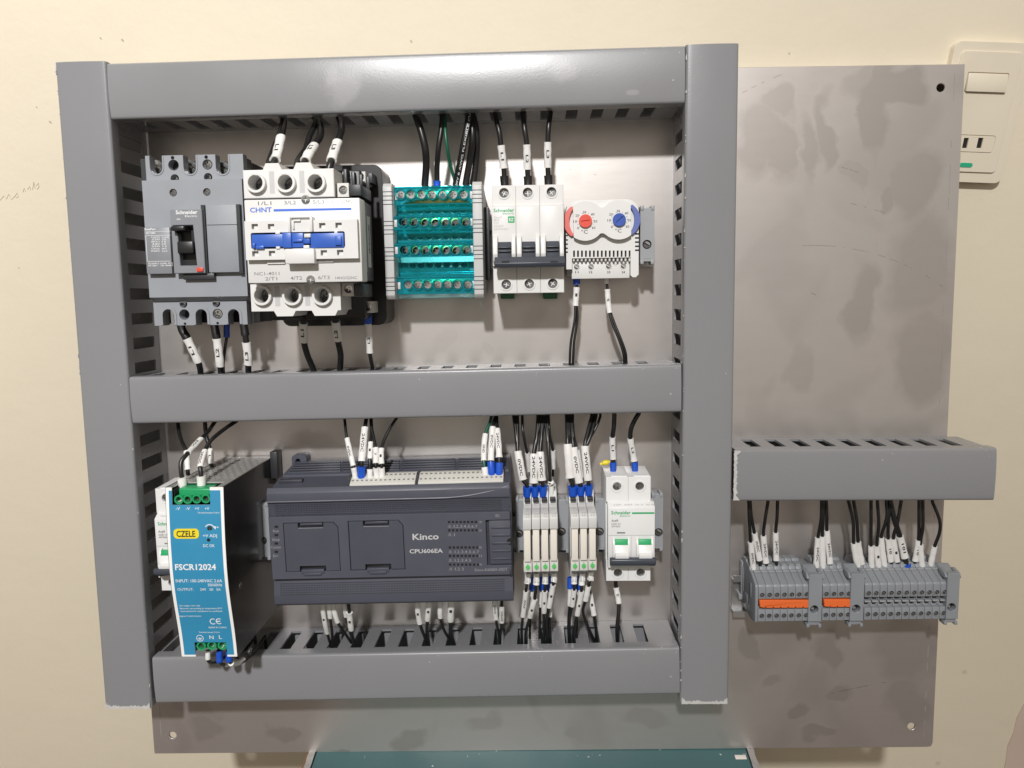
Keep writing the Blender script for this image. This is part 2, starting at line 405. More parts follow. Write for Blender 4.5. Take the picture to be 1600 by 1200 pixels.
def circ(x, z, r, n=20, a0=0):
    return [(x + r * math.cos(a0 + 2 * math.pi * i / n), z + r * math.sin(a0 + 2 * math.pi * i / n)) for i in range(n)]
def rect(x0, x1, z0, z1):
    x0, x1 = sorted((x0, x1)); z0, z1 = sorted((z0, z1))
    return [(x0, z0), (x1, z0), (x1, z1), (x0, z1)]
def rrect(x0, x1, z0, z1, r, n=5):
    x0, x1 = sorted((x0, x1)); z0, z1 = sorted((z0, z1)); o = []
    for cx_, cz_, a in ((x1 - r, z1 - r, 0), (x0 + r, z1 - r, 90), (x0 + r, z0 + r, 180), (x1 - r, z0 + r, 270)):
        for i in range(n + 1):
            t = math.radians(a + 90 * i / n); o.append((cx_ + r * math.cos(t), cz_ + r * math.sin(t)))
    return o
SPLIT = {'terminal_face', 'phase_wall', 'rail_clip', 'terminal_boss', 'arc_fin', 'side_vent', 'bay_tooth', 'cable_entry', 'screw_well', 'wire_entry', 'entry_hole', 'toggle_cheek', 'side_groove',
         'cover_clip', 'bar_slot', 'barrier_groove', 'terminal_lip', 'rib_groove', 'rating_sticker', 'auxiliary_shroud', 'fold_crease', 'notch_plug', 'terminal_ring', 'vent_slot', 'band_rib', 'panel_rib',
         'status_lens', 'latch', 'terminal_lever', 'test_pocket', 'entry_funnel', 'marker_groove'}
class Dev:
    """one top-level thing: an Empty at its base on the panel, parts as children"""
    def __init__(s, name, label, cat, ox, oz, od=0, roll=0.0, group=None):
        s.o = bpy.data.objects.new(name, None); COL.objects.link(s.o)
        s.o.empty_display_size = .01
        s.off = Vector((ox, -od, oz)); s.a = math.radians(roll)
        s.o.matrix_world = PANEL @ Matrix.Translation(s.off * MM) @ Matrix.Rotation(-s.a, 4, 'Y')
        s.o['label'] = label; s.o['category'] = cat
        if group: s.o['group'] = group
    def P(s, px, py, d):
        x, z = P(px, py, d)
        if s.a:
            dx, dz = x - s.off.x, z - s.off.z; c, n = math.cos(-s.a), math.sin(-s.a)
            x, z = s.off.x + dx * c - dz * n, s.off.z + dx * n + dz * c
        return x, z
    def R(s, px0, px1, py0, py1, d):
        """pixel rectangle -> x0, x1, z0, z1"""
        x0, _ = s.P(px0, (py0 + py1) / 2, d); x1, _ = s.P(px1, (py0 + py1) / 2, d)
        _, z1 = s.P((px0 + px1) / 2, py0, d); _, z0 = s.P((px0 + px1) / 2, py1, d)
        return x0, x1, z0, z1
    def part(s, name, b, m, parent=None, sharp=35):
        if name in SPLIT: return s.split(name, b, m, parent, sharp)
        me = b.mesh(name, s.off, sharp); me.materials.append(M[m])
        o = bpy.data.objects.new(name, me); COL.objects.link(o); o.parent = parent or s.o
        return o
    def split(s, name, b, m, parent, sharp):
        """each loose piece becomes a part of its own"""
        seen = set(); out = []; bm = b.bm
        bm.verts.ensure_lookup_table()
        for v0 in bm.verts:
            if v0 in seen: continue
            st = [v0]; isl = []; seen.add(v0)
            while st:
                v = st.pop(); isl.append(v)
                for e in v.link_edges:
                    w = e.other_vert(v)
                    if w not in seen: seen.add(w); st.append(w)
            nb = B(); mp = {v: nb.bm.verts.new(v.co) for v in isl}
            for f in {f for v in isl for f in v.link_faces}:
                nb.bm.faces.new([mp[v] for v in f.verts])
            me = nb.mesh(name, s.off, sharp); me.materials.append(M[m])
            o = bpy.data.objects.new(name, me); COL.objects.link(o); o.parent = parent or s.o; out.append(o)
        bm.free()
        return out[0]
    def inst(s, name, me, x, d, z, k=1.0, rot=0.0, parent=None, rx=0.0):
        o = bpy.data.objects.new(name, me); COL.objects.link(o); o.parent = parent or s.o
        o.location = (Vector((x, -d, z)) - s.off) * MM
        o.rotation_euler = (rx, rot, 0); o.scale = (k, k, k)
        return o
    def pbox(s, b, px0, px1, py0, py1, d0, d1, bev=0):
        x0, x1, z0, z1 = s.R(px0, px1, py0, py1, d1); b.box(x0, x1, d0, d1, z0, z1, bev); return b
    def ptext(s, b, t, px0, px1, py, hpx, d, bold=False):
        x0, z = s.P(px0, py, d); x1, _ = s.P(px1, py, d); _, zz = s.P(px0, py + hpx, d)
        b.text(t, x0, x1, (z + s.P(px1, py, d)[1]) / 2, abs(z - zz), d, bold)
# shared screw meshes (radius 1 mm at scale 1, face at local y = 0)
def _screw(kind, m):
    b = B(); R = 1.0
    if kind == 'cross':
        a, c = .13, .58
        plus = [(a, a), (a, c), (-a, c), (-a, a), (-c, a), (-c, -a), (-a, -a), (-a, -c), (a, -c), (a, -a), (c, -a), (c, a)]
    elif kind == 'slot':
        plus = [(-.82, -.13), (.82, -.13), (.82, .13), (-.82, .13)]
    else:
        plus = circ(0, 0, .42, 6)
    b.plate(circ(0, 0, R, 18), [plus], -.35, 0, .10)
    n0 = len(b.bm.faces); b.disc(0, 0, R * .98, -.6, -.33, 12)
    b.bm.faces.ensure_lookup_table()
    for f in b.bm.faces[n0:]: f.material_index = 1
    me = b.mesh('screw'); me.materials.append(M[m]); me.materials.append(M['recess']); return me
SCREW = {(k, m): _screw(k, m) for k in ('cross', 'slot', 'hex') for m in ('zinc', 'screw_dark')}
# ================================================================== setting: wall, floor
def free(name, b, m, kind=None, parent=None, label=None, cat=None, mw=None, sharp=35):
    me = b.mesh(name, Vector((0, 0, 0)), sharp); me.materials.append(M[m])
    o = bpy.data.objects.new(name, me); COL.objects.link(o)
    if parent: o.parent = parent
    elif mw is not None: o.matrix_world = mw
    if kind: o['kind'] = kind
    if label: o['label'] = label
    if cat: o['category'] = cat
    return o
def wallpt(px, py, h=0.0):
    d = ray_world(px, py); s = (-h * MM - CAMPOS.y) / d.y
    p = CAMPOS + d * s
    return p.x / MM, p.z / MM
b = B(); b.box(-1500, 1700, -60, 0, 0, 2400)
wall = free('wall', b, 'wall', 'structure')
b = B(); b.box(-4000, 4000, 0, 7000, -40, 0)
free('floor', b, 'floor', 'structure')  # unseen floor, added and darkened for its brown reflection in the plate
# peeled patch of pink undercoat low on the wall, at the right
pk = [wallpt(*q) for q in ((1566, 1215), (1571, 1190), (1574, 1165), (1583, 1145), (1588, 1122), (1597, 1104), (1608, 1080), (1630, 1060), (1700, 1050), (1700, 1240), (1566, 1240))]
b = B(); b.plate(pk, [], -.5, .9); free('peeled_patch', b, 'pink', None, wall)
# faint pencil scribble on the wall, at the left
b = B()
sx = [(0, 313), (6, 306), (10, 311), (14, 303), (18, 312), (24, 306), (27, 301), (29, 307), (25, 309)]
for seg in (sx, [(36, 300), (38, 294), (40, 300)], [(43, 296), (47, 291), (48, 297)], [(51, 296), (53, 284), (55, 294)], [(57, 290), (60, 286), (61, 292), (58, 296)]):
    b.tube([Vector((x, -.1, z)) for x, z in (wallpt(*q) for q in seg)], .20, 5)
free('pencil_scribble', b, 'pencil', None, wall)
for q, r in (((191, 62), 1.6), ((157, 59), 1.2), ((78, 190), 1.6), ((642, 64), 1.4), ((1233, 83), 1.0), ((57, 167), .9), ((29, 418), 1.0)):
    x, z = wallpt(*q); b = B(); b.disc(x, z, r * .55, -.3, .25, 7); b.disc(x + r * .5, z - r * .6, r * .4, -.3, .22, 6)
    free('paint_chip', b, 'pencil', None, wall)
# ------------------------------------------------------------------ switch and socket plate on the wall
RA = math.radians(-3.2); SO = wallpt(1545, 170, 6)
def sw(px, py, h):
    x, z = wallpt(px, py, h); dx, dz = x - SO[0], z - SO[1]; c, n = math.cos(-RA), math.sin(-RA); return dx * c - dz * n, dx * n + dz * c
so = bpy.data.objects.new('switch_plate', None); COL.objects.link(so)
so.matrix_world = Matrix.Translation(Vector((SO[0], 0, SO[1])) * MM) @ Matrix.Rotation(-RA, 4, 'Y')
so['label'] = 'cream wall plate with rocker switch and socket, partly hidden by the mounting plate'; so['category'] = 'switch plate'
def srect(px0, px1, py0, py1, h):
    a, c = sw(px0, py0, h), sw(px1, py1, h); return a[0], c[0], c[1], a[1]
l0 = sw(1489, 64, 2); l1 = sw(1560, 286, 2); r1 = sw(1599, 110, 2)
b = B(); b.plate(rrect(l0[0], r1[0] + 1.0, l1[1], l0[1], 6, 6), [], 0, 7.0, 2.2); free('outer_frame', b, 'switch', parent=so, sharp=40)
i0 = sw(1504, 79, 8); i1 = sw(1550, 270, 8); i2 = sw(1592, 120, 8)
rk = srect(1514.5, 1570, 113.5, 145, 9); sk = srect(1500, 1550, 211, 238.5, 8.6)
b = B(); b.plate(rrect(i0[0], i2[0] - 1, i1[1], i0[1], 3, 4), [rrect(rk[0] - .5, rk[1] + .5, rk[2] - .5, rk[3] + .5, 1, 3), rrect(sk[0] - .35, sk[1] + .35, sk[2] - .35, sk[3] + .35, 2, 3)], 7.05, 8.4, .5); free('inner_panel', b, 'switch', parent=so)
b = B(); b.prism([(4, rk[2]), (10.6, rk[2]), (9.0, rk[3]), (4, rk[3])], rk[0], rk[1], .6); free('rocker', b, 'switch', parent=so)
w2 = (sk[1] - sk[0])
sl = [srect(px - 2.0, px + 2.0, 215.5, 231.5, 8.6) for px in (1508.5, 1531)]
b = B(); b.plate(rrect(*sk, 1.8, 4), [rect(*q) for q in sl], 7.05, 8.8, .3); sk_ = free('socket', b, 'switch', parent=so)
for q in sl:
    b = B(); b.box(q[0] - .3, q[1] + .3, 7.02, 7.4, q[2] - .3, q[3] + .3); free('socket_slot', b, 'void', parent=sk_)  # black sheet behind each slot, painted as the shade inside
gr = srect(1500, 1518.5, 254, 261.5, 8.4); b = B(); b.plate(rrect(*gr, 1.7, 4), [], 8.2, 8.9, .25); free('indicator', b, 'switch_green', parent=so)
# ------------------------------------------------------------------ teal stool that carries the panel
def panelpt(X, Z, d=0.0):
    return PANEL @ (Vector((X, -d, Z)) * MM)
zs = panelpt(0, -384.3).z / MM
def flat(px, py, z=None):
    d = ray_world(px, py); s = ((zs if z is None else z) * MM - CAMPOS.z) / d.z; p = CAMPOS + d * s; return p.x / MM, p.y / MM
xl, yl = flat(483, 1177); xr, yr = flat(1175, 1172)
M['stool'] = None
def stool_mat():
    m = mat('worn teal paint', (.052, .135, .142), .42, var=.12, scale=14, bump=.06, bscale=300)
    nt = m.node_tree; bs = nt.nodes['Principled BSDF']; old = bs.inputs['Base Color'].links[0].from_socket
    tc = N(nt, 'ShaderNodeTexCoord'); nz = N(nt, 'ShaderNodeTexNoise'); nz.inputs['Scale'].default_value = 130; nz.inputs['Detail'].default_value = 4
    nt.links.new(tc.outputs['Object'], nz.inputs['Vector'])
    mr = N(nt, 'ShaderNodeMapRange'); mr.inputs[1].default_value = .685; mr.inputs[2].default_value = .70; nt.links.new(nz.outputs[0], mr.inputs[0])
    mx = N(nt, 'ShaderNodeMix', data_type='RGBA'); mx.inputs[7].default_value = (.60, .60, .56, 1)
    nt.links.new(mr.outputs[0], mx.inputs[0]); nt.links.new(old, mx.inputs[6]); nt.links.new(mx.outputs[2], bs.inputs['Base Color'])
    return m
M['stool'] = stool_mat()
M['wood'] = mat('bare brown board edge', (.20, .11, .055), .6, var=.25, scale=60)
so = bpy.data.objects.new('stool', None); COL.objects.link(so)
so.matrix_world = Matrix.Translation(Vector(((xl + xr) / 2, -250, zs)) * MM) @ Matrix.Rotation(math.radians(-.55), 4, 'Y')
so['label'] = 'worn teal painted stool top that carries the mounting panel'; so['category'] = 'stool'
hw = (xr - xl) / 2
b = B(); b.box(-hw + 5, hw - 5, -190, 190, -24, 0, 1.5); free('stool_top', b, 'stool', parent=so)
for sg in (-1, 1):
    n = 60; rag = [(sg * (hw - 4.5), -190), (sg * (hw - 4.5), 190)] + [(sg * (hw + 1.2 + random.uniform(-.9, .5)), 190 - 380 * i / n) for i in range(n + 1)]
    bb = B(); bm = bb.bm
    t = [bm.verts.new((x, -d, .6)) for x, d in rag]; u = [bm.verts.new((x, -d, -25)) for x, d in rag]
    fs = [bm.faces.new(t), bm.faces.new(u[::-1])] + [bm.faces.new((t[i], t[(i + 1) % len(t)], u[(i + 1) % len(t)], u[i])) for i in range(len(t))]
    bmesh.ops.recalc_face_normals(bm, faces=fs)
    free('edge_trim', bb, 'silver' if sg > 0 else 'silver', parent=so)
    for dd in (-160, 160):
        b = B(); b.box(sg * (hw - 45), sg * (hw - 15), dd - 15, dd + 15, -zs + 1, -24.2, 2); free('leg', b, 'stool', parent=so)
b = B(); b.box(-hw - 3.4, -hw + .2, -188, 188, -22, -1.0); free('board_edge', b, 'wood', parent=so)
# pale flake of paint lying at the right end of the top
b = B(); x, y = flat(1157, 1186); lx = x - (xl + xr) / 2; b.box(lx - 4.6, lx + 4.6, -y - 250 - 2.2, -y - 250 + 2.2, .05, .6, .15); free('paint_flake', b, 'ivory', parent=so)
# ================================================================== mounting plate
D0 = 55.0
blobs = []
def pb(px, py, rx, ry, s=.75):
    x, z = P(px, py, 0); blobs.append((x, z, rx / 1.94, ry / 1.94, s))
for q in ((1190, 215, 38, 60), (1225, 240, 17, 60), (1262, 225, 18, 60), (1292, 215, 14, 62), (1225, 155, 26, 26), (1370, 165, 22, 90), (1395, 140, 55, 26), (1345, 130, 30, 22, .5),
          (1330, 270, 26, 18, .5), (1430, 290, 38, 60, .55), (1388, 305, 14, 18, .6), (1440, 420, 60, 80, .5), (1345, 470, 24, 60, .55), (1440, 560, 50, 80, .5),
          (1300, 1015, 17, 40, .6), (1310, 1085, 22, 16, .6), (1247, 1115, 19, 16, .7), (1200, 1060, 20, 10, .5), (1172, 1010, 18, 25, .6), (1420, 1010, 60, 60, .5), (1425, 1100, 40, 50, .45), (1292, 1150, 28, 10, .6),
          (445, 1146, 28, 14, .6), (545, 1172, 32, 14, .7), (640, 1152, 26, 20, .6), (330, 1138, 30, 20, .5), (300, 1110, 45, 20, .4), (760, 1130, 34, 16, .4), (900, 1140, 30, 20, .4), (1010, 1125, 36, 16, .4),
          (1440, 770, 50, 60, .5), (1250, 580, 20, 40, .3), (690, 525, 18, 22, .25), (760, 545, 16, 14, .4), (900, 260, 20, 30, .3), (600, 700, 30, 24, .35), (500, 690, 40, 18, .4)):
    pb(*q)
arcs = []
def arc(pa, pbx, sag, w, s=.6):
    """thin scratch from pixel pa to pb bulging upwards by sag px"""
    a = Vector(P(*pa, 0)); c = Vector(P(*pbx, 0)); h = (c - a).length / 2; sg = max(sag / 1.94, .3)
    rad = (h * h + sg * sg) / (2 * sg); mid = (a + c) / 2; dr = (c - a).normalized(); nrm = Vector((-dr.y, dr.x))
    if nrm.y < 0: nrm = -nrm
    cen = mid + nrm * (sg - rad)
    arcs.append((cen.x, cen.y, rad, w, min(a.x, c.x), max(a.x, c.x), s))
arc((1250, 384), (1478, 452), 20, .22, .45); arc((1297, 257), (1345, 271), 1, .24, .5); arc((1330, 318), (1382, 333), 1, .24, .5); arc((1240, 449), (1275, 461), 1, .26, .6)
arc((1160, 145), (1225, 115), 1, .25, .5); arc((1300, 1083), (1385, 1066), -1, .3, .5); arc((890, 265), (935, 275), 2, .25, .5); arc((1345, 290), (1370, 390), 6, .3, .15)
M['plate'] = plate_mat(blobs, arcs)
DP = Dev('mounting_plate', 'stained sheet steel mounting plate behind all the ducts and devices', 'mounting plate', 0, 0)
px0, px1 = -335.0, 327.2
zt = lambda x: 169.3 + (327 - x) * .0102
zb = lambda x: -388.2 + (x + 335) * .0120
r = 2.2
outer = [(px0 + 1, zb(px0)), (px1 - 4, zb(px1)), (px1 - 1, zb(px1) + .8), (px1, zb(px1) + 4), (px1, zt(px1)), (px0, zt(px0))]
hs = [P(1470, 137, 0), P(1424, 1135, 0), P(270, 1149, 0), (-315, 160)]
b = B(); b.plate(outer, [circ(x, z, 3.1, 20) for x, z in hs], -1.6, 0, .35)
DP.part('sheet', b, 'plate', sharp=25)
b = B(); b.box(px1 - 1.6, px1 - .05, -20, -1.65, zb(px1) + 5, zt(px1) - .2); DP.part('edge_flange', b, 'plate')
b = B(); b.box(px0 + .05, px0 + 1.6, -20, -1.65, zb(px0) + 1, zt(px0) - .2); DP.part('edge_flange', b, 'plate')
b = B(); b.box(px0 + 1.7, px1 - 1.7, -20, -1.65, zt(0) - 5, zt(0) - 3.4); DP.part('edge_flange', b, 'plate')
# thin dark fold creases just inside the two side flanges
for x, s in ((px1 - 7.4, 1), (px0 + 8.2, 1)):
    b = B()
    for i in range(46):
        z0_ = -372 + i * 11.7
        if random.random() < .72: b.box(x + random.uniform(-.25, .25) - .16, x + .16, .0, .12, z0_, z0_ + random.uniform(4, 11.4))
    DP.part('fold_crease', b, 'ink_dim')
# ================================================================== wiring ducts
PITCH, SLW = 18.8, 8.6
def lid_profile(w, D, lip, t=1.7, r=2.0, n=5, bow=1.0):
    """closed outline (u, d) of a C shaped lid of width w"""
    h = w / 2; o = [(-h, D - lip)]
    for k in range(n + 1):
        a = math.pi - math.pi / 2 * k / n; o.append((-h + r + r * math.cos(a), D - r + r * math.sin(a)))
    for k in range(n + 1):
        a = math.pi / 2 - math.pi / 2 * k / n; o.append((h - r + r * math.cos(a), D - r + r * math.sin(a)))
    # faces of such lids are never quite flat: front bowed to catch the lamp highlight
    m = 12; fr = [(-h + r + (w - 2 * r) * k / m, D) for k in range(1, m)]
    o = o[:n + 2] + fr + o[n + 2:]
    o = [(u, d - bow * (u / h) ** 2 if d > D - r - .01 else d) for u, d in o]
    o.append((h, D - lip)); o.append((h - t, D - lip))
    o += [(h - t, D - t - 2.2), (h - t - .8, D - t - 1.2), (-h + t + .8, D - t - 1.2), (-h + t, D - t - 2.2), (-h + t, D - lip)]
    return o
def duct(label, x0, x1, z0, z1, axis, phase, roll=0.0, D=D0, cut=None, lidext=(0, 0), lip=11.5):
    cxm, czm = (x0 + x1) / 2, (z0 + z1) / 2
    dv = Dev('wiring_duct', label, 'wiring duct', cxm, czm, 0, roll, 'grey slotted wiring ducts')
    L = (x1 - x0 if axis == 'x' else z1 - z0); W = (z1 - z0 if axis == 'x' else x1 - x0)
    c = cxm if axis == 'x' else czm; e = czm if axis == 'x' else cxm
    # lid
    pr = lid_profile(W, D, lip, bow=1.3 if label.startswith('top') else .9)
    b = B()
    if axis == 'x': b.prism([(d, e + u) for u, d in pr], c - L / 2, c + L / 2)
    else: b.prism_z([(e + u, d) for u, d in pr], c - L / 2, c + L / 2)
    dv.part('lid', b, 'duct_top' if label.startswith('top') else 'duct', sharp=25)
    # slotted side walls, each with real slots
    wi = W / 2 - 2.0; tw = 1.6
    l0, l1 = c - L / 2 + lidext[0], c + L / 2 + lidext[1]
    slots = []
    k = math.ceil((l0 + 4 - phase) / PITCH)
    while phase + k * PITCH + SLW / 2 < l1 - 3:
        slots.append(phase + k * PITCH); k += 1
    for sg in (-1, 1):
        b = B()
        outl = [(l0, 0.3), (l1, 0.3), (l1, D - 3.2), (l0, D - 3.2)]
        holes = [rrect(s - SLW / 2, s + SLW / 2, 8, 43.5, 1.2, 2) for s in slots]
        b.plate(outl, holes, -tw / 2, tw / 2, 0)
        # the plate was made in (length, depth) coordinates: turn it into the duct's side
        for v in b.bm.verts:
            ln, th, dp = v.co.x, -v.co.y, v.co.z
            if axis == 'x': v.co = (ln, -dp, e + sg * wi + th * sg)
            else: v.co = (e + sg * wi + th * sg, -dp, ln)
        bmesh.ops.recalc_face_normals(b.bm, faces=b.bm.faces)
        dv.part('slotted_side', b, 'duct')
    b = B()
    if axis == 'x': b.box(l0, l1, .35, 1.9, e - wi + 1, e + wi - 1)
    else: b.box(e - wi + 1, e + wi - 1, .35, 1.9, l0, l1)
    dv.part('duct_base', b, 'duct')
    if cut:   # frayed saw cut along one end of the lid
        b = B(); n = 34; top = []; bot = []
        for i in range(n + 1):
            u = -W / 2 + 1.0 + (W - 2.0) * i / n
            ex = 1.3 + random.uniform(-.3, .3) + (2.6 * (1 - min(i, n - i) / 3) if min(i, n - i) < 3 else 0) + (.9 if random.random() < .25 else 0)
            top.append((u, ex)); bot.append((u, -.35 - random.uniform(0, .5)))
        sgn = {'zmin': 1, 'xmin': 1}[cut]
        if axis == 'z': poly = [(e + u, c - L / 2 + q) for u, q in top] + [(e + u, c - L / 2 + q) for u, q in bot[::-1]]
        else: poly = [(c - L / 2 + q, e + u) for u, q in top] + [(c - L / 2 + q, e + u) for u, q in bot[::-1]]
        b.plate(poly, [], D - 1.2, D + .18); dv.part('frayed_edge', b, 'duct_cut')
    return dv
def chips(dv, x, z0, z1, n, seed, d=None):
    rng = random.Random(seed); b = B()
    for _ in range(n):
        z = z0 + (z1 - z0) * rng.random() ** 1.3; l = rng.uniform(.5, 3.2); w_ = rng.uniform(.25, .7); dd = (d or D0) - rng.uniform(1.2, 2.6)
        b.plate([(x - w_, z), (x + w_ * .6, z + l * .2), (x + w_ * rng.uniform(.3, 1), z + l * .7), (x - w_ * .3, z + l)], [], dd - .6, dd + .55)
    o = dv.part('edge_chip', b, 'duct_cut'); o['kind'] = 'stuff'
ph = lambda px, py, d, i: P(px, py, d)[i]
DL = duct('long upright slotted duct closing the left side of the panel', -342.0, -304.6, -316.0, 171.2, 'z', ph(200, 421, 30, 1), cut='zmin')
DR = duct('long upright slotted duct standing at the right of the breakers', 106.8, 143.6, -311.6, 172.2, 'z', ph(1052, 414, 25, 1), cut='zmin')
DT = duct('top horizontal slotted duct with bright lamp glare on its lid', -304.0, 106.2, 131.8, 171.0, 'x', ph(893, 181, 27, 0), roll=.28)
DM = duct('middle horizontal slotted duct dividing upper and lower device rows', -303.8, 105.6, -88.9, -53.4, 'x', ph(851, 568, 30, 0), roll=.62)
DBt = duct('bottom horizontal slotted duct under the controller and power supply', -301.2, 106.2, -308.9, -271.2, 'x', ph(745, 995, 22, 0), roll=1.1)
DS = duct('short slotted duct alone on the right of the plate', 145.3, 334.6, -154.4, -115.3, 'x', ph(1330, 694, 28, 0), roll=-.25, cut='xmin')
chips(DL, -341.6, 171, -60, 26, 3); chips(DR, 107.3, -300, 170, 30, 5); chips(DL, -305.2, -310, 60, 8, 8)
# ================================================================== support rails
def rail(label, x0, x1, zc, d0=0.4):
    dv = Dev('mounting_rail', label, 'mounting rail', (x0 + x1) / 2, zc, 0, 0, 'steel mounting rails')
    b = B()
    pr = [(d0, -13.5), (d0, 13.5), (d0 + 6, 13.5), (d0 + 6, 17.5), (d0 + 7.2, 17.5), (d0 + 7.2, 12.3), (d0 + 1.2, 12.3), (d0 + 1.2, -12.3), (d0 + 7.2, -12.3), (d0 + 7.2, -17.5), (d0 + 6, -17.5), (d0 + 6, -13.5)]
    b.prism([(d, zc + z) for d, z in pr], x0, x1); dv.part('rail_profile', b, 'rail')
    return dv
ZA = P(800, 385, 5)[1]; ZL = P(880, 838, 5)[1]; ZT = P(1300, 930, 5)[1]
rail('steel rail behind the upper row, seen beside the teal distribution block', -196, 92, ZA)
rail('steel rail behind the lower row, seen beside the controller', -292, 97, ZL)
rail('steel rail carrying the right hand grey terminal strip', 158, 318, ZT)
# ================================================================== moulded case breaker
def mccb():
    D = Dev('moulded_case_breaker', 'dark grey three pole breaker with black toggle and red button', 'circuit breaker', -245, 44)
    x0, x1 = -281.0, -209.5
    zz = lambda py, d: D.P(300, py, d)[1]
    zt_, zs_, zc_, zl_, zb_ = zz(242, 54), zz(282, 56), zz(464, 60), zz(473, 56), zz(508, 52)
    b = B(); b.box(x0 + 1.5, x1 - 1.5, .5, 44, zl_ + .5, zs_ - .5, .8); D.part('case_body', b, 'dark')  # case darker than its cover: shade of the sides put into colour
    b = B(); b.box(x0 + 2, x1 - 2, .5, 30, zb_ + 1, zt_ - 2, .8); D.part('terminal_base', b, 'void')  # black block standing in for the shaded void behind the cut-outs
    # phase walls of both terminal chambers
    b = B()
    for px in (221.5, 271, 324, 372.5):
        x, _ = D.P(px, 262, 50); b.box(x - 2.6, x + 2.6, 30.2, 46, zs_ - 2, zt_ - .6)
    for px in (242, 289, 340, 386):
        x, _ = D.P(px, 490, 50); b.box(x - 2.6, x + 2.6, 30.2, 44, zb_ + .6, zl_ + 2)
    D.part('phase_wall', b, 'dark')
    # upper terminal cover with U cut-outs
    def ucut(px, py, d, r, up, zend):
        x, z = D.P(px, py, d); pts = []
        for k in range(9):
            a = math.pi * k / 8
            pts.append((x - r * math.cos(a), z - (r * math.sin(a) if up else -r * math.sin(a))))
        return x, pts
    us = [ucut(px, 262, 54, 4.6, True, zt_)[1] for px in (244.5, 297, 347.5)]
    out = [(x0, zs_ - 1), (x0 - .0, zt_)]
    for u in us: out += [(u[0][0], zt_)] + u + [(u[-1][0], zt_)]
    out += [(x1, zt_), (x1, zs_ - 1)]
    holes = [circ(*D.P(px, py, 54), r, 18) for px, py, r in ((271, 258, 3.9), (324, 257, 3.7), (273, 279, 3.1), (325, 277, 3.1), (269.5, 246.5, 1.3), (322, 245.5, 1.3))]
    b = B(); b.plate(out, holes, 46.2, 54, .4); D.part('upper_terminal_cover', b, 'mccb', sharp=25)
    # raised lips round the cut-outs
    b = B()
    for u in us:
        xc = (u[0][0] + u[-1][0]) / 2; zc2 = u[0][1]
        o = [(u[0][0] - 1.0, zt_ - .4)] + [(xc - 5.6 * math.cos(math.pi * k / 8), zc2 - 5.6 * math.sin(math.pi * k / 8)) for k in range(9)] + [(u[-1][0] + 1.0, zt_ - .4)]
        b.plate(o + [(u[-1][0] + .05, zt_ - .4)] + u[::-1] + [(u[0][0] - .05, zt_ - .4)], [], 53.7, 54.5)
    D.part('terminal_lip', b, 'mccb')
    for px, py in ((244.5, 260), (297, 260), (347.5, 261)):
        x, z = D.P(px, py, 40); D.inst('terminal_screw', SCREW['slot', 'zinc'], x, 40, z, 5.0, .5)
    x, z = D.P(324, 257, 51); D.inst('cover_screw', SCREW['cross', 'zinc'], x, 51.5, z, 3.5, .2)
    for px, py in ((273, 279), (325, 277)):
        x, z = D.P(px, py, 50); D.inst('cover_screw', SCREW['hex', 'zinc'], x, 50, z, 2.3)
    # middle cover
    holes = [circ(*D.P(px, py, 60), 2.75, 18) for px, py in ((270.5, 301, ), (323, 300))]
    b = B(); b.plate(rect(x0 - .6, x1 + .4, zc_, zs_), holes, 44.2, 60, .6); D.part('front_cover', b, 'mccb', sharp=25)
    for px, py in ((270.5, 301), (323, 300)):
        x, z = D.P(px, py, 58.5); D.inst('cover_screw', SCREW['slot', 'screw_dark'], x, 58.6, z, 2.6, .6)
    b = B(); b.prism([(52, zl_), (60, zc_), (52, zc_)], x0 - .4, x1 + .2); D.part('cover_chamfer', b, 'mccb_nose')
    # raised nose: left rating field, centre frame, right field, dark joints between
    zb2 = zz(427, 66)
    a0, a1, _, _ = D.R(226, 271, 355, 427, 66)
    b = B(); b.box(a0, D.P(266, 390, 66)[0], 60.1, 65.2, zb2, zz(354, 66), .5); D.part('rating_field', b, 'mccb_nose')
    c0, c1 = D.P(269, 380, 67)[0], D.P(318, 380, 67)[0]
    tog = D.R(273, 304, 352, 415, 67)
    notch = [(tog[0] - .5, tog[3]), (tog[0] - .5, tog[3] - 2.6), (tog[0] + 2.6, tog[3] - 6), (tog[0] + 3.2, tog[2]), (tog[1] + .8, tog[2]), (tog[1] - .4, tog[3])]
    b = B(); b.plate(rect(c0, c1, zb2, zz(327, 67)), [notch], 60.1, 67, .4); D.part('toggle_frame', b, 'mccb_nose', sharp=25)
    b = B(); b.box(D.P(323, 380, 66)[0], D.P(371, 380, 66)[0], 60.1, 65, zb2 + .3, zz(320, 66), .6); D.part('right_field', b, 'mccb')
    xx, _, _, _ = D.R(323.5, 371, 352, 353, 65.1); b = B(); b.box(xx, D.P(370.5, 352, 65.1)[0], 65.0, 65.12, zz(352.6, 65), zz(351.6, 65)); D.part('field_joint', b, 'dark')
    b = B()
    for p0, p1 in ((314.2, 318.6), (368.5, 373.5)):
        b.box(D.P(p0 + .8, 375, 66)[0], D.P(p1 + 2, 375, 66)[0], 60.05, 64.2, zb2 - .6, zz(320, 66))
    D.part('side_groove', b, 'dark')
    b = B(); b.box(c0 + 5, c1 + 5, 60.05, 64, zz(437, 62), zb2 - .2, .4); D.part('lower_tab', b, 'dark')  # tab coloured charcoal as the shadow under the nose
    b = B(); b.box(tog[0] - 1, tog[1] + 1.2, 60.06, 61, tog[2] - 1, tog[3] + 1); D.part('toggle_well', b, 'black')
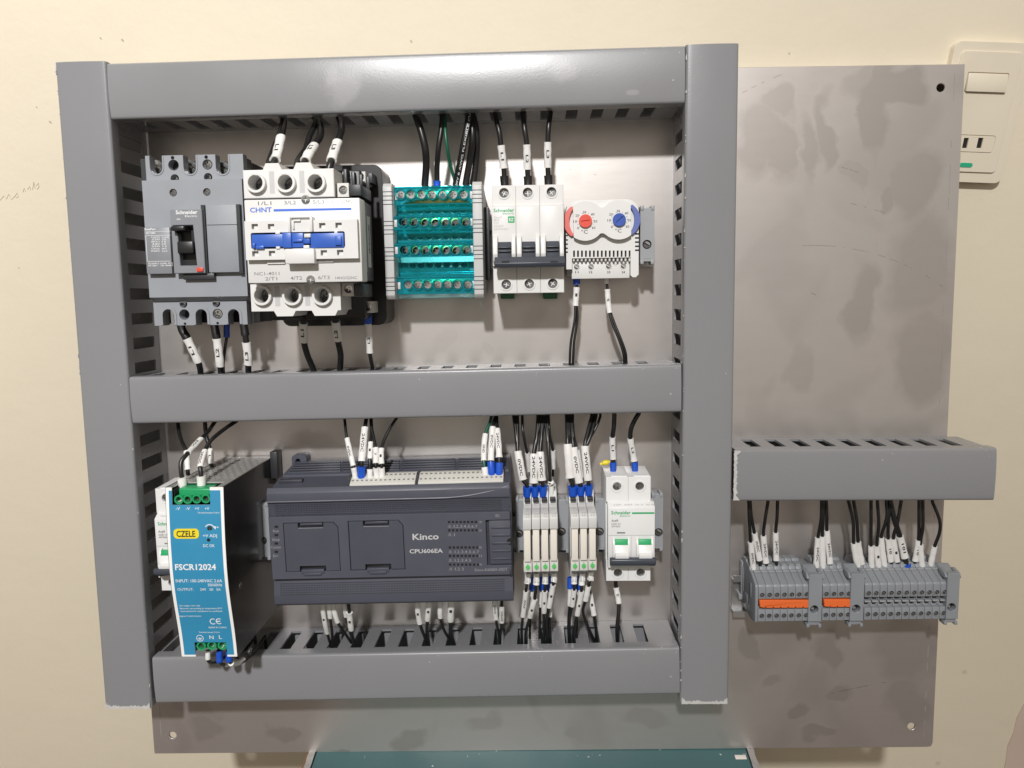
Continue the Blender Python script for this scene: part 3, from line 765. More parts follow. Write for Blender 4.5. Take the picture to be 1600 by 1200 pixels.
    b = B(); b.box(tog[0] + 2.5, tog[1] - .5, 61.1, 69, tog[2] + 8.5, tog[2] + 17, .8); b.box(tog[0] + .6, tog[1] - 4.5, 61.1, 73, tog[3] - 4.2, tog[3] - 1.0, .6); D.part('toggle', b, 'black')
    q = D.R(307.5, 317.5, 418, 424.5, 67.6); b = B(); b.box(q[0], q[1], 67.05, 68.2, q[2], q[3], .25); D.part('test_button', b, 'red')
    # lower terminal cover
    us = []
    for px in (263.5, 315, 365.5):
        x, z = D.P(px, 492, 54); rr = 4.3
        us.append([(x + rr * math.cos(math.pi * k / 8), z + rr * math.sin(math.pi * k / 8)) for k in range(9)])
    lx0, lx1 = D.P(240.5, 490, 54)[0], D.P(386, 490, 54)[0]
    out = [(lx0, zl_ + .5), (lx1, zl_ + .5), (lx1, zb_)]
    for u in us[::-1]: out += [(u[0][0], zb_)] + u + [(u[-1][0], zb_)]
    out += [(lx0, zb_)]
    holes = [circ(*D.P(px, py, 54), r, 18) for px, py, r in ((286.5, 475, 2.9), (338, 474, 2.9), (288, 491.5, 3.9), (340, 490.5, 3.8), (289, 506, 1.0), (340, 505, 1.0))]
    b = B(); b.plate(out, holes, 44.2, 54, .4); D.part('lower_terminal_cover', b, 'mccb', sharp=25)
    b = B()
    for u in us:
        xc = (u[0][0] + u[-1][0]) / 2; zc2 = u[0][1]; o2 = [(xc + 6.0 * math.cos(math.pi * k / 8), zc2 + 6.0 * math.sin(math.pi * k / 8)) for k in range(9)]
        b.plate([(o2[0][0], zb_ + .4)] + o2 + [(o2[-1][0], zb_ + .4), (u[-1][0] - .05, zb_ + .4)] + u[::-1] + [(u[0][0] + .05, zb_ + .4)], [], 53.7, 54.7)
    D.part('terminal_lip', b, 'mccb')
    for px, py in ((286.5, 475), (338, 474)):
        x, z = D.P(px, py, 50); D.inst('cover_screw', SCREW['hex', 'zinc'], x, 51, z, 2.2)
    x, z = D.P(340, 490.5, 52); D.inst('cover_screw', SCREW['cross', 'zinc'], x, 52.4, z, 3.6, .3)
    # print
    b = B(); D.ptext(b, 'Schneider', 274.5, 308.5, 331.5, 6.0, 67.08, True); D.ptext(b, 'Electric', 289, 308, 337.5, 3.2, 67.08); D.ptext(b, '40A', 276, 282, 342.5, 2.6, 67.08)
    D.ptext(b, 'EasyPact', 226.5, 243, 358, 3.2, 65.28, True); D.ptext(b, 'EZC100N', 228, 242.5, 364.2, 2.8, 65.28, True)
    for i, (l, r_) in enumerate((('Ue(V)', 'Icu(kA)'), ('220', '25'), ('380/415', '15'), ('440', '10'), ('550', '7.5'), ('Uimp', '6kV'), ('50/60Hz', 'Cat.A'))):
        D.ptext(b, l, 238 - len(l) * .3, 249.5, 370.5 + i * 3.6, 2.3, 65.28); D.ptext(b, r_, 253, 258 + len(r_) * .8, 370.5 + i * 3.6, 2.3, 65.28)
    D.ptext(b, 'IEC60947-2  In=40A  40°C', 232, 270, 411.5, 2.3, 65.28); D.ptext(b, 'NF 380V    GB 14048.2', 232, 270, 414.8, 2.2, 65.28)
    for (p0, p1, q0, q1) in ((227, 266, 367.6, 368.1), (228.6, 229.2, 368, 408), (230, 266, 408, 408.5), (227, 266, 361.4, 361.8)):
        q = D.R(p0, p1, q0, q1, 65.3); b.box(q[0], q[1], 65.2, 65.27, q[2], q[3])
    D.part('lettering', b, 'ink_white')
    b = B(); D.ptext(b, 'I', 307.6, 308.6, 358, 7, 67.08); D.ptext(b, 'O', 307.3, 312.5, 400.5, 6.5, 67.08); D.ptext(b, 'push to trip', 288, 302, 421, 2.2, 67.08); D.part('position_marks', b, 'ink_dim')
mccb()
# ================================================================== contactor
def contactor():
    D = Dev('contactor', 'white and black contactor with blue slider between grey breaker and teal block', 'contactor', -152, 42)
    Px = lambda px, py, d: D.P(px, py, d)[0]; Pz = lambda py, d, px=470: D.P(px, py, d)[1]
    # black base with rounded corners, black magnet housing, dark grey middle deck
    bz1, bz0 = D.P(560, 259, 30)[1], D.P(560, 508, 30)[1]
    b = B(); b.plate(rrect(-193, D.P(602, 380, 30)[0], bz0, bz1, 6.5), [], .5, 34, 1.2); D.part('base_housing', b, 'black')
    mx1 = -116.0
    b = B(); b.box(-192, mx1 - 7, 34.1, 62, Pz(500, 60), Pz(268, 60), 1.5); D.part('lower_deck', b, 'black')
    b = B(); b.box(-190, mx1, 62.1, 103.5, Pz(440, 100), Pz(312, 100), 1.2); D.part('upper_deck', b, 'black')
    b = B()
    for k in range(4):
        b.box(-133 + k * 4.5, -130.5 + k * 4.5, 62.2, 72 - k * 4, Pz(296, 80), Pz(266 + 3 * k, 70), .5)
    D.part('arc_fin', b, 'dark')
    # terminal blocks with bosses
    def block(py0, py1, pxs, edge, top, nm):
        d1 = 95.0
        z1, z0 = Pz(py0, d1), Pz(py1, d1); xa, xb = Px(edge[0], (py0 + py1) / 2, d1), Px(edge[1], (py0 + py1) / 2, d1)
        out = []
        bumps = top
        if nm == 'up':
            out = [(xa, z0), (xb, z0), (xb, z1)]
            for p0, p1, h in bumps[::-1]:
                u0, u1 = Px(p0, py0, d1), Px(p1, py0, d1); out += [(u1, z1), (u1 - 2, z1 + h), (u0 + 2, z1 + h), (u0, z1)]
            out += [(xa, z1)]
        else:
            out = [(xb, z1), (xa, z1), (xa, z0)]
            for p0, p1, h in bumps:
                u0, u1 = Px(p0, py1, d1), Px(p1, py1, d1); out += [(u0, z0), (u0 + 2, z0 - h), (u1 - 2, z0 - h), (u1, z0)]
            out += [(xb, z0)]
        hs_ = [D.P(px, py, d1) for px, py in pxs]
        b = B(); b.plate(out, [circ(x, z, 5.0, 24) for x, z in hs_], 64, d1, .5); D.part('terminal_block', b, 'white', sharp=25)
        b = B()
        for x, z in hs_: b.ring(x, z, 6.7, 4.95, 94.6, 98.5, 26, .4)
        D.part('terminal_boss', b, 'white', sharp=25)
        for x, z in hs_:
            D.inst('terminal_screw', SCREW['cross', 'screw_dark'], x, 84, z, 4.6, random.random())
        b = B()
        for p in ((425, 472) if nm == 'up' else (433.5, 480.5)):
            x = Px(p, (py0 + py1) / 2, d1); b.box(x - 1.7, x + 1.7, 94.9, 95.06, z0 + 3.2, z1 - 1.2)
        D.part('barrier_groove', b, 'ink_pale')
        return z0, z1
    z0, z1 = block(264, 309, ((401.5, 286.5), (448, 286), (494.5, 285.5)), (380, 522), ((410, 440, 4.2), (458, 490, 4.2)), 'up')
    block(443, 485.5, ((411, 462), (458, 462), (504.5, 462)), (392, 532), ((428, 462, 3.6), (487, 528, 3.6)), 'lo')
    # front plate and stepped centre
    fx0, fx1 = Px(384, 376, 112), Px(564, 376, 112)
    b = B(); b.box(fx0, fx1, 96, 111.6, Pz(441.5, 112), Pz(310.5, 112), .8); D.part('front_plate', b, 'white')
    q = D.R(383, 559, 344, 405, 116)
    notches = [D.R(px - 5, px + 5, py - 4.2, py + 4.2, 116) for px, py in ((398, 354), (423.5, 354), (503.5, 352.5), (529, 352), (399, 396.5), (425, 396), (506, 395), (531.5, 394.5))]
    sl = D.R(392, 539, 362.5, 388, 116)
    b = B(); b.plate(rect(*q), [rect(*n) for n in notches] + [rrect(*sl, 1.2, 3)], 111.7, 116, .5); D.part('centre_step', b, 'white', sharp=25)
    b = B()
    for n in notches:
        b.box(n[0] + 1.3, n[1] + .2, 111.7, 115.0, n[2] - .2, n[3] - 1.5)
    D.part('notch_plug', b, 'white')
    b = B(); b.box(sl[0], sl[1], 111.65, 112.1, sl[2], sl[3]); D.part('slider_well', b, 'void')
    b = B()
    for p0, p1, q0, q1, d in ((393, 449, 366, 386, 116.6), (393.5, 398, 380, 388, 118.5), (399, 412, 384, 389, 118), (441, 455, 363.5, 387, 118.6), (456, 474, 364, 386.5, 117.3), (457, 472, 374, 378, 118.8), (474, 484, 371, 380.5, 116.6), (485, 537, 364, 387, 117.0), (523, 533, 369, 383, 118.6)):
        D.pbox(b, p0, p1, q0, q1, 112.15, d, .35)
    D.part('slider', b, 'blue')
    b = B()
    D.pbox(b, 445, 491, 388.5, 412, 111.7, 120, .7)
    for p0, p1, q0, q1, d in ((449.5, 453, 339, 363, 119), (484, 487.5, 338, 362, 119), (456.5, 459, 344, 358, 117.5), (456.5, 469, 343, 346, 117.5), (417, 445, 410.5, 412.5, 113), (491, 521, 408, 410, 113), (450, 486, 337, 340, 114), (475, 485, 365, 371, 118), (474, 483, 383, 388, 118), (430, 437, 362, 366, 117), (431, 437, 385, 389, 117), (522, 527, 361, 364.5, 117)):
        D.pbox(b, p0, p1, q0, q1, 111.8, d, .3)
    D.part('latch_block', b, 'white')
    for px, py in ((477, 311.5), (485, 437)):
        x, z = D.P(px, py, 112.5); D.inst('cover_screw', SCREW['cross', 'zinc'], x, 112.3, z, 2.9, .1)
    # auxiliary terminals on the right
    for p0, p1, q0, q1, d0, d, sx_, sy_, nm in ((527, 545, 286, 308, 62, 92, 536, 297, 0), (555, 571, 268, 286, 34, 56, 562.5, 276.5, 0), (534, 553, 442, 463, 62, 92, 544, 451.5, 0), (566, 581, 471, 489, 34, 56, 574, 480, 0)):
        q = D.R(p0, p1, q0, q1, d); x, z = D.P(sx_, sy_, d)
        b = B(); b.plate(rect(*q), [circ(x, z, 2.9, 18)], d0 + .1, d, .35); D.part('auxiliary_terminal', b, 'warm_white')
        D.inst('terminal_screw', SCREW['cross', 'zinc'], x, d - 2.0, z, 2.7, .4)
    b = B(); D.pbox(b, 546, 564, 288, 306, 62.1, 95, .6); D.pbox(b, 554, 566, 443, 464, 62.1, 95, .6); D.pbox(b, 553, 572, 464, 475, 40, 60, .4); D.pbox(b, 573, 582, 270, 286, 34.1, 50, .5); D.part('auxiliary_shroud', b, 'dark')
    # rating labels on the right side
    b = B(); zz1, zz0 = Pz(318, 96, 560), Pz(424, 96, 565); b.box(mx1 - .05, mx1 + .12, 84, 101, zz0, zz1)
    zz1, zz0 = Pz(338, 75, 575), Pz(418, 75, 575); b.box(mx1 - .05, mx1 + .12, 70, 80, zz0, zz1); D.part('rating_sticker', b, 'ink_pale')
    b = B(); zz1, zz0 = Pz(350, 75, 575), Pz(396, 75, 575)
    for i in range(24):
        z = zz0 + (zz1 - zz0) * i / 24; b.box(mx1 + .1, mx1 + .2, 72, 76, z, z + random.uniform(.3, .7))
    for k in range(9):
        z = Pz(322, 96, 560) - 4 - k * 4.6; b.box(mx1 + .1, mx1 + .2, 86 + (k % 3), 96 - (k % 2) * 5, z - .5, z)
    D.part('sticker_print', b, 'ink')
    b = B(); D.pbox(b, 531, 561, 500, 509, 1, 14, .6); D.part('rail_latch', b, 'blue')
    b = B()
    for px, py in ((460, 489), (507, 489)):
        x, z = D.P(px, py, 60); b.box(x - 8, x + 8, 30, 66, z - 4, z + 3, 1.5)
    D.part('cable_entry', b, 'black')
    b = B(); D.ptext(b, '1/L1', 403, 424, 317.5, 5.6, 111.7); D.ptext(b, '3/L2', 444, 462.5, 316.5, 5.6, 111.7); D.ptext(b, '5/L3', 489, 506.5, 315.5, 5.6, 111.7)
    D.ptext(b, '13NO/21NC', 515.5, 550, 314.5, 4.4, 111.7); D.ptext(b, 'NC1-4011', 397.5, 436.5, 427.5, 5.2, 111.7); D.ptext(b, '2/T1', 414.5, 433, 435.5, 5.4, 111.7)
    D.ptext(b, '4/T2', 454, 472, 434.5, 5.4, 111.7); D.ptext(b, '6/T3', 497, 515, 433.5, 5.4, 111.7); D.ptext(b, '14NO/22NC', 524, 558, 434, 4.2, 111.7); D.part('terminal_numbers', b, 'ink_grey')
    b = B(); D.ptext(b, 'CHNT', 390.5, 424.5, 328, 7.6, 111.7, True); D.pbox(b, 427.5, 549, 325.7, 329.3, 111.62, 111.7); D.part('logo', b, 'ink_blue')
contactor()
# ================================================================== teal distribution block
def distribution_block():
    D = Dev('distribution_block', 'teal transparent distribution block with four rows of screws', 'terminal block', -73, 41)
    Pz = lambda py, d: D.P(680, py, d)[1]
    xl_, xr_ = -110.0, -38.0
    zt_, zb_ = Pz(286, 44), Pz(467, 44)
    # grey ribbed end plates
    for xa, xb in ((xl_, xl_ + 6.6), (xr_ - 6.9, xr_)):
        pr = [(1, zb_ + 6), (1, zt_ - 6), (30, zt_), (47, zt_), (50, zt_ - 3), (50, zb_ + 3), (47, zb_), (30, zb_)]
        b = B(); b.prism(pr, xa, xb, .5); D.part('end_plate', b, 'rib')
        b = B()
        for yc in (308, 354.5, 395.5, 443):
            for k in (-1.5, -.5, .5, 1.5):
                z = Pz(yc + k * 6.6, 50); b.box(xa - .06, xb + .06, 46.5, 50.08, z - .30, z + .30)
        D.part('rib_groove', b, 'dark')
    ia, ib = xl_ + 6.8, xr_ - 7.1
    # inside: grey carrier, brass bars, steel screws
    b = B(); b.box(ia + .5, ib - .5, 1, 20, zb_ + 2, zt_ - 2, .5); D.part('inner_carrier', b, 'relay_grey')
    rows = ((304, 41, 0), (346.5, 47, 0), (390.5, 47, 0), (445, 41, 0))
    pxs = {0: (626, 642, 658.5, 675, 691.5, 708, 724.5), 1: (630, 646, 662, 678, 694.5, 710, 727), 2: (631.5, 648, 664, 680, 696, 711.5, 728), 3: (637.5, 653, 668, 684, 699.5, 714.5, 731)}
    for i, (py, d, _) in enumerate(rows):
        z = Pz(py, d); zlo = -4.6
        b = B(); b.box(ia + 6, ib - 4, 20.1, d - 13, z - 5, z + 4.4, .5); D.part('busbar', b, 'brass')
        b = B(); b.box(ia + 1, ib - 1, 20.1, d - 19, z - 8.5, z - 5.4, .4); D.part('bar_holder', b, 'ivory')
        for px in pxs[i]:
            x, zz_ = D.P(px, py, d)
            D.inst('terminal_screw', SCREW['cross', 'zinc'], x, (d - .9) if i in (0, 3) else d - 9, zz_, 2.9, random.random() * 3)
        b = B()
        for px in pxs[i]:
            x, zz_ = D.P(px, py, d); b.ring(x, zz_, 4.1, 3.15, d - 8, d + .5, 18)
        D.part('screw_well', b, 'teal')
    # stepped transparent cover, a thin shell with screw openings
    zs_ = [Pz(p, 44) for p in (287.5, 291, 318, 337, 339, 358, 379, 381.5, 400, 430, 433, 458, 466)]
    prof = [(10, zs_[0]), (36, zs_[0]), (40, zs_[1]), (40, zs_[2]), (31, zs_[2] - 4.5), (33, zs_[3] + 1.5), (46, zs_[4]), (46, zs_[5]), (34, zs_[5] - 4.5), (35, zs_[6] + 1.5), (46, zs_[7]), (46, zs_[8]), (34, zs_[8] - 4), (32, zs_[9] + 2), (40, zs_[10]), (40, zs_[11]), (33, zs_[12]), (10, zs_[12])]
    b = B(); bm = b.bm
    A = [bm.verts.new((ia, -d, z)) for d, z in prof]; Z = [bm.verts.new((ib, -d, z)) for d, z in prof]
    rowseg = {2: 0, 6: 1, 10: 2, 14: 3}
    for i in range(len(prof) - 1):
        if i in rowseg: continue
        bm.faces.new((A[i], Z[i], Z[i + 1], A[i + 1]))
    D.part('clear_cover', b, 'teal')
    for seg, i in rowseg.items():
        (d, za), (_, zb2) = prof[seg], prof[seg + 1]
        py = rows[i][0]
        b = B(); hs_ = [circ(*D.P(px, py, d), 3.2, 16) for px in pxs[i]]
        b.plate(rect(ia, ib, zb2, za), hs_, d - 1.1, d + .02); D.part('screw_strip', b, 'teal')
        b = B(); zz_ = (za + zb2) / 2
        for xx, s in ((ia + .2, 1), (ib - .2, -1)): b.box(xx, xx + s * 2.2, d - 5, d + .4, zz_ - 2.6, zz_ + 2.6, .3)
        D.part('cover_clip', b, 'rib')
    for i_, (d_, z_) in enumerate(((40.2, zs_[1]), (40.1, zs_[2]), (32.4, zs_[3] + 1.6), (46.1, zs_[4]), (46.1, zs_[5]), (35, zs_[6] + 1.6), (46.1, zs_[7]), (46.1, zs_[8]), (32.4, zs_[9] + 2), (40.1, zs_[10]), (40.1, zs_[11]))):
        b = B(); b.tube([Vector((ia + .3, -d_, z_)), Vector((ib - .3, -d_, z_))], .62, 8); D.part('highlight_bead', b, 'teal')  # beads added along the cover edges to catch highlights
    # windows: dark entries seen through the cover between the rows
    b = B()
    for py, n in ((327, 7), (368, 7), (414, 7)):
        z = Pz(py, 30)
        for k in range(n):
            x = ia + 6 + (ib - ia - 12) * (k + .5) / n; b.ring(x, z, 3.5, 2.6, 20.1, 24, 14)
    D.part('wire_entry', b, 'ivory')
    b = B()
    for py in (327, 368, 414):
        z = Pz(py, 30)
        for k in range(7):
            x = ia + 6 + (ib - ia - 12) * (k + .5) / 7; b.disc(x, z, 2.55, 20.05, 20.6, 12)
    D.part('entry_hole', b, 'void')
    b = B(); b.box(xr_ + .1, xr_ + 3.5, 5, 26, zb_ + 14, zt_ - 16, .4); D.part('rail_foot', b, 'dark')
distribution_block()
# ================================================================== three pole breaker
def three_pole():
    D = Dev('miniature_breaker', 'white three pole miniature breaker with slate toggles in the upper row', 'circuit breaker', -5, 41)
    Pz = lambda py, d: D.P(826, py, d)[1]
    xa, xb = -30.8, 20.9; w = (xb - xa) / 3
    zt_, z1, z2, z3, zb_ = Pz(289, 50), Pz(320.5, 52), Pz(369, 54), Pz(417, 52), Pz(458, 50)
    for i in range(3):
        x0, x1 = xa + i * w + .06, xa + (i + 1) * w - .06
        b = B(); b.box(x0, x1, 2, 30, zb_, zt_, .3); b.box(x0, x1, 30, 47, zb_ + .3, zt_ - .3, .0); D.part('pole_body', b, 'white')
        ux, uz = D.P((787.5, 824.5, 861.7)[i], (301.5, 301, 300)[i], 50); lx, lz = D.P((791, 827, 863.7)[i], (444.5, 443.5, 442.8)[i], 50)
        b = B(); b.plate(rect(x0, x1, z1, zt_), [circ(ux, uz, 3.55, 20)], 47.1, 50, .35); b.ring(ux, uz, 4.6, 3.5, 49.9, 50.5, 22, .2)
        b.plate(rect(x0, x1, zb_, z3), [circ(lx, lz, 3.55, 20)], 47.1, 50, .35); b.ring(lx, lz, 4.6, 3.5, 49.9, 50.5, 22, .2)
        D.part('terminal_face', b, 'white', sharp=25)
        D.inst('terminal_screw', SCREW['cross', 'screw_dark'], ux, 47.6, uz, 3.3, .5 + i); D.inst('terminal_screw', SCREW['cross', 'screw_dark'], lx, 47.6, lz, 3.3, .2 + i)
        b = B(); b.prism([(40, z3 + .2), (53.5, z3 + 1), (53.5, z1 - 1.2), (50.2, z1 + .4), (40, z1 + .4)], x0 - .0, x1 + .0, .25); D.part('label_face', b, 'white')
        # toggle between two white cheeks
        tx0, tx1 = x0 + 4.2, x1 - 3.6
        b = B()
        for c0, c1 in ((x0 + .4, tx0 - .3), (tx1 + .3, x1 - .3)):
            pr = [(53, z3 + 3), (58, z3 + 4), (60, z3 + 9), (58.5, z2 - 2), (56, z2 + .5), (53, z2 + 1)]
            b.prism(pr, c0, c1, .5)
        D.part('toggle_cheek', b, 'white')
        b = B(); zt2 = Pz(377, 58)
        b.prism([(53.2, z3 + 2), (60, z3 + 2), (58.5, zt2 - 4), (59.6, zt2 - 4.6), (56.0, zt2), (53.2, zt2)], tx0, tx1, .3)
        for q in (385.5, 391.5): b.box(tx0 + .2, tx1 - .2, 58.2, 61.0, Pz(q + 1.2, 60), Pz(q, 60), .2)
        D.part('toggle', b, 'bar')
    q = D.R(772.5, 883, 400.5, 417, 66)
    b = B(); b.prism([(60, q[3]), (63, q[3]), (67, (q[2] + q[3]) / 2 - 1), (65.5, q[2]), (58, q[2])], q[0], q[1], .6); D.part('toggle_bar', b, 'bar')
    b = B()
    for p0, p1 in ((784, 795.5), (860, 872)):
        r_ = D.R(p0, p1, 407.3, 409.4, 66.5); b.box(r_[0], r_[1], 64, 67.2, r_[2], r_[3])
    D.part('bar_slot', b, 'black')
    b = B()
    for p0, p1 in ((782, 803), (848.5, 871)):
        r_ = D.R(p0, p1, 455, 467, 22); b.box(r_[0], r_[1], 4, 22, r_[2], r_[3], .8)
    D.part('rail_clip', b, 'clip_green')
    b = B(); D.ptext(b, 'Schneider', 771, 803.5, 328.5, 5.6, 53.6, True); D.ptext(b, 'Electric', 785.5, 803, 333.5, 2.8, 53.6)
    r_ = D.R(793.7, 804, 338, 348.2, 53.6); b.plate(rrect(*r_, .5, 3), [], 53.48, 53.58); D.part('logo', b, 'ink_green')
    b = B(); D.ptext(b, 'EZ', 795.3, 802.6, 343.1, 5, 53.66, True); D.part('badge_letters', b, 'ink_white')
    b = B()
    for t, p1, py in (('Easy9', 784, 339.5), ('MCB', 780, 344), ('C20', 779, 348.5), ('230/400V', 787, 353.3), ('EZ9F56320', 794, 358)):
        D.ptext(b, t, 772, p1, py, 3.0, 53.6)
    D.part('rating_print', b, 'ink_pale')
three_pole()
# ================================================================== double thermostat
def thermostat():
    D = Dev('thermostat', 'white cabinet thermostat with one red dial and one blue dial', 'thermostat', 49, 37)
    Pz = lambda py, d: D.P(940, py, d)[1]; Px = lambda px, d: D.P(px, 380, d)[0]
    x0, x1, zt_, zb_ = Px(884.5, 40), Px(998, 40), Pz(312, 40), Pz(434, 40)
    b = B(); b.box(x0 + 1, x1 - 1, 3, 27, zb_ + 2, zt_ - 2, 1); D.part('back_housing', b, 'warm_white')
    # front shell: rounded top, vents and the stepped terminal bay cut through
    vents = [rect(*D.R(895.6 + i * 6.2, 898.4 + i * 6.2, 391.5, 401.5, 40)) for i in range(15)]
    sv = [rect(*D.R(992.2, 998.5, y - 1.3, y + 1.3, 40)) for y in (365.5, 371.8, 378.3, 384.8, 391)]
    out = [(x0, Pz(420, 40)), (x0, zt_ - 9)] + [(x0 + 9 - 9 * math.cos(t * math.pi / 12), zt_ - 9 + 9 * math.sin(t * math.pi / 12)) for t in range(1, 7)] + \
          [(x1 - 9 + 9 * math.sin(t * math.pi / 12), zt_ - 9 + 9 * math.cos(t * math.pi / 12)) for t in range(0, 7)]
    bay0, bay1, bz = Px(893.5, 40), Px(985.5, 40), Pz(403, 40)
    xr_ = Px(998, 40)
    o2 = out + [(xr_, zb_ + 2), (xr_ - 2, zb_), (bay1 + 1.5, zb_), (bay1, zb_ + 1.5), (bay1, bz), (bay0, bz), (bay0, Pz(420, 40))]
    # side vents as notches in the right edge
    b = B(); b.plate(o2, vents, 27.1, 40, .9); D.part('front_shell', b, 'white', sharp=28)
    b = B()
    for n in sv: b.box(n[0][0], x1 + .04, 30, 40.06, n[0][1], n[2][1])
    for y in (368, 375, 381.5, 388, 394): q = D.R(884.6, 887.4, y - 1.2, y + 1.2, 40); b.box(q[0] - .04, q[1], 34, 40.06, q[2], q[3])
    D.part('side_vent', b, 'void')
    b = B(); b.box(vents[0][0][0] - .5, vents[-1][1][0] + .5, 26.95, 27.3, vents[0][0][1] - .5, vents[0][2][1] + .5); D.part('vent_shadow_plate', b, 'void')
    # lower terminal bay
    b = B(); b.box(bay0, bay1 - .2, 27.1, 35, zb_ - .4, bz - .1, .4); D.part('terminal_bay', b, 'white')
    b = B()
    for i in range(15):
        q = D.R(894.5 + i * 6.2, 898 + i * 6.2, 403, 409, 36); b.box(q[0], q[1], 34.9, 39, q[2], q[3], .8)
    D.part('bay_tooth', b, 'warm_white')
    for px, py in ((901, 417), (923.5, 416.7), (951, 416), (974, 415.7)):
        x, z = D.P(px, py, 35); b = B(); b.ring(x, z, 2.35, 1.95, 34.95, 35.3, 18); D.part('screw_rim', b, 'warm_white'); D.inst('terminal_screw', SCREW['slot', 'brass_'] if False else SCREW['slot', 'zinc'], x, 35.15, z, 1.95, .6)
    # dumbbell dial field
    cl, cr = D.P(914.5, 345.5, 44), D.P(966.8, 343.5, 44); R_ = 14.2
    pts = []
    n = 18; base = math.degrees(math.atan2(cr[1] - cl[1], cr[0] - cl[0]))
    arcp = lambda c, a0, a1: [(c[0] + R_ * math.cos(math.radians(a0 + (a1 - a0) * i / n + base)), c[1] + R_ * math.sin(math.radians(a0 + (a1 - a0) * i / n + base))) for i in range(n + 1)]
    ml = arcp(cl, 48, 128) + arcp(cl, 232, 312); mr_ = arcp(cr, -132, -52) + arcp(cr, 52, 132)
    mid = ((cl[0] + cr[0]) / 2, (cl[1] + cr[1]) / 2)
    lo_ = [(mid[0] - 1.4, mid[1] - 9.5), (mid[0], mid[1] - 9.2), (mid[0] + 1.4, mid[1] - 9.5)]; hi_ = [(mid[0] + 1.4, mid[1] + 9.5), (mid[0], mid[1] + 9.2), (mid[0] - 1.4, mid[1] + 9.5)]
    b = B(); b.plate(ml + lo_ + mr_ + hi_, [], 39.8, 45, 1.2); D.part('dial_field', b, 'white', sharp=40)
    # crescents
    for c, a, m_, nm in ((cl, 180, 'coral', 'red'), (cr, 0, 'pale_blue', 'blue')):
        o = [(c[0] + 15.4 * math.cos(math.radians(a + t)) + (-.6 if a else .6), c[1] + 13.8 * math.sin(math.radians(a + t))) for t in range(-52, 53, 8)]
        i_ = [(c[0] + 11.2 * math.cos(math.radians(a + t)) + (-.4 if a else .4), c[1] + 13.2 * math.sin(math.radians(a + t))) for t in range(-48, 49, 8)]
        b = B(); b.plate(o + i_[::-1], [], 39.9, 42.8, .3); D.part('dial_crescent', b, m_)
    for c, px, py, m_, ang in ((cl, 914.7, 345.3, 'red', .12), (cr, 967.6, 343.5, 'knob_blue', .70)):
        x, z = D.P(px, py, 46)
        b = B(); b.plate(circ(x, z, 4.75, 28), [[(x + u * math.cos(ang) - v * math.sin(ang), z + u * math.sin(ang) + v * math.cos(ang)) for u, v in ((-3.1, -.35), (2.4, -.35), (3.4, 0), (2.4, .35), (-3.1, .35))]], 44.9, 47, .35); b.disc(x, z, 4.6, 44.9, 46.2, 20); D.part('dial_knob', b, m_, sharp=28)
    for (kx, ky) in ((914.7, 345.3), (967.6, 343.5)):
        b = B()
        for t, dx, dy in (('0', -11.5, 11), ('10', -16, .8), ('20', -13, -8.5), ('30', -1.5, -13.8), ('40', 11.5, -10.5), ('50', 15.8, .5), ('60', 13, 10.5)):
            wd = 3.0 if t == '0' else 5.4
            D.ptext(b, t, kx + dx - wd / 2, kx + dx + wd / 2, ky + dy, 3.9, 45.08)
        D.ptext(b, '°C', kx - 6.5, kx + 3.6, ky + 17, 5.6, 45.08)
        for k in range(13):
            a = math.radians(225 - 270 * k / 12); x, z = D.P(kx, ky, 45); r1 = 5.9
            xx, zz_ = x + r1 * math.cos(a), z + r1 * math.sin(a)
            b.box(xx - .22, xx + .22, 44.99, 45.07, zz_ - .22, zz_ + .22)
        D.part('scale_print', b, 'ink', sharp=30)
    b = B()
    for t, px in (('11', 901.3), ('12', 923), ('23', 951), ('24', 974)):
        D.ptext(b, t, px - 2.6, px + 2.6, 425.3, 3.3, 35.07, True)
    for k in range(7):
        a = k * math.pi / 3.5; x, z = D.P(962.5, 410.5, 39); b.box(x + 1.5 * math.cos(a) - .3, x + 1.5 * math.cos(a) + .3, 34.99, 35.07, z + 1.5 * math.sin(a) - .3, z + 1.5 * math.sin(a) + .3)
    D.part('terminal_numbers', b, 'ink', sharp=30)
thermostat()
# ================================================================== grey end stops
def end_stop(label, px0, px1, py0, py1, spx, spy, d=38.0):
    x0, z = P(px0, (py0 + py1) / 2, d); x1, _ = P(px1, (py0 + py1) / 2, d)
    D = Dev('end_stop', label, 'end stop', (x0 + x1) / 2, z, 0, 0, 'grey end stops clamping the devices')
    x0, x1, z0, z1 = D.R(px0, px1, py0, py1, d)
    sx_, sz = D.P(spx, spy, d)
    b = B(); b.prism([(3, z0 + 4), (3, z1 - 4), (24, z1 - 1.5), (d - 1.6, z1 - 1.5), (d - 1.6, z0 + 2), (20, z0 + 2)], x0 + .3, x1 - .3, .3); D.part('stop_body', b, 'stop')
    b = B(); b.plate(rect(x0, x1, z0 + 2.2, z1 - 2.2), [circ(sx_, sz, 3.4, 20)], d - 1.5, d, .3)
    for s in (x0, x1 - 2.6): b.box(s, s + 2.6, d - 12, d + .6, z1 - 3.6, z1, .5); b.box(s, s + 2.6, d - 12, d + .6, z0, z0 + 3.0, .5)
    b.box(x0 + 2.7, x1 - 2.7, d - .1, d + .25, z0 + 4.2, z0 + 4.7); D.part('clamp_face', b, 'stop', sharp=25)
    b = B(); b.disc(sx_, sz, 3.3, d - 1.6, d - 1.45, 14); D.part('screw_hole', b, 'void')
    D.inst('clamp_screw', SCREW['slot', 'zinc'], sx_, d - .9, sz, 2.5, .5)
    return D
end_stop('grey end stop to the right of the thermostat', 1000.5, 1022.5, 321, 413, 1011, 382)
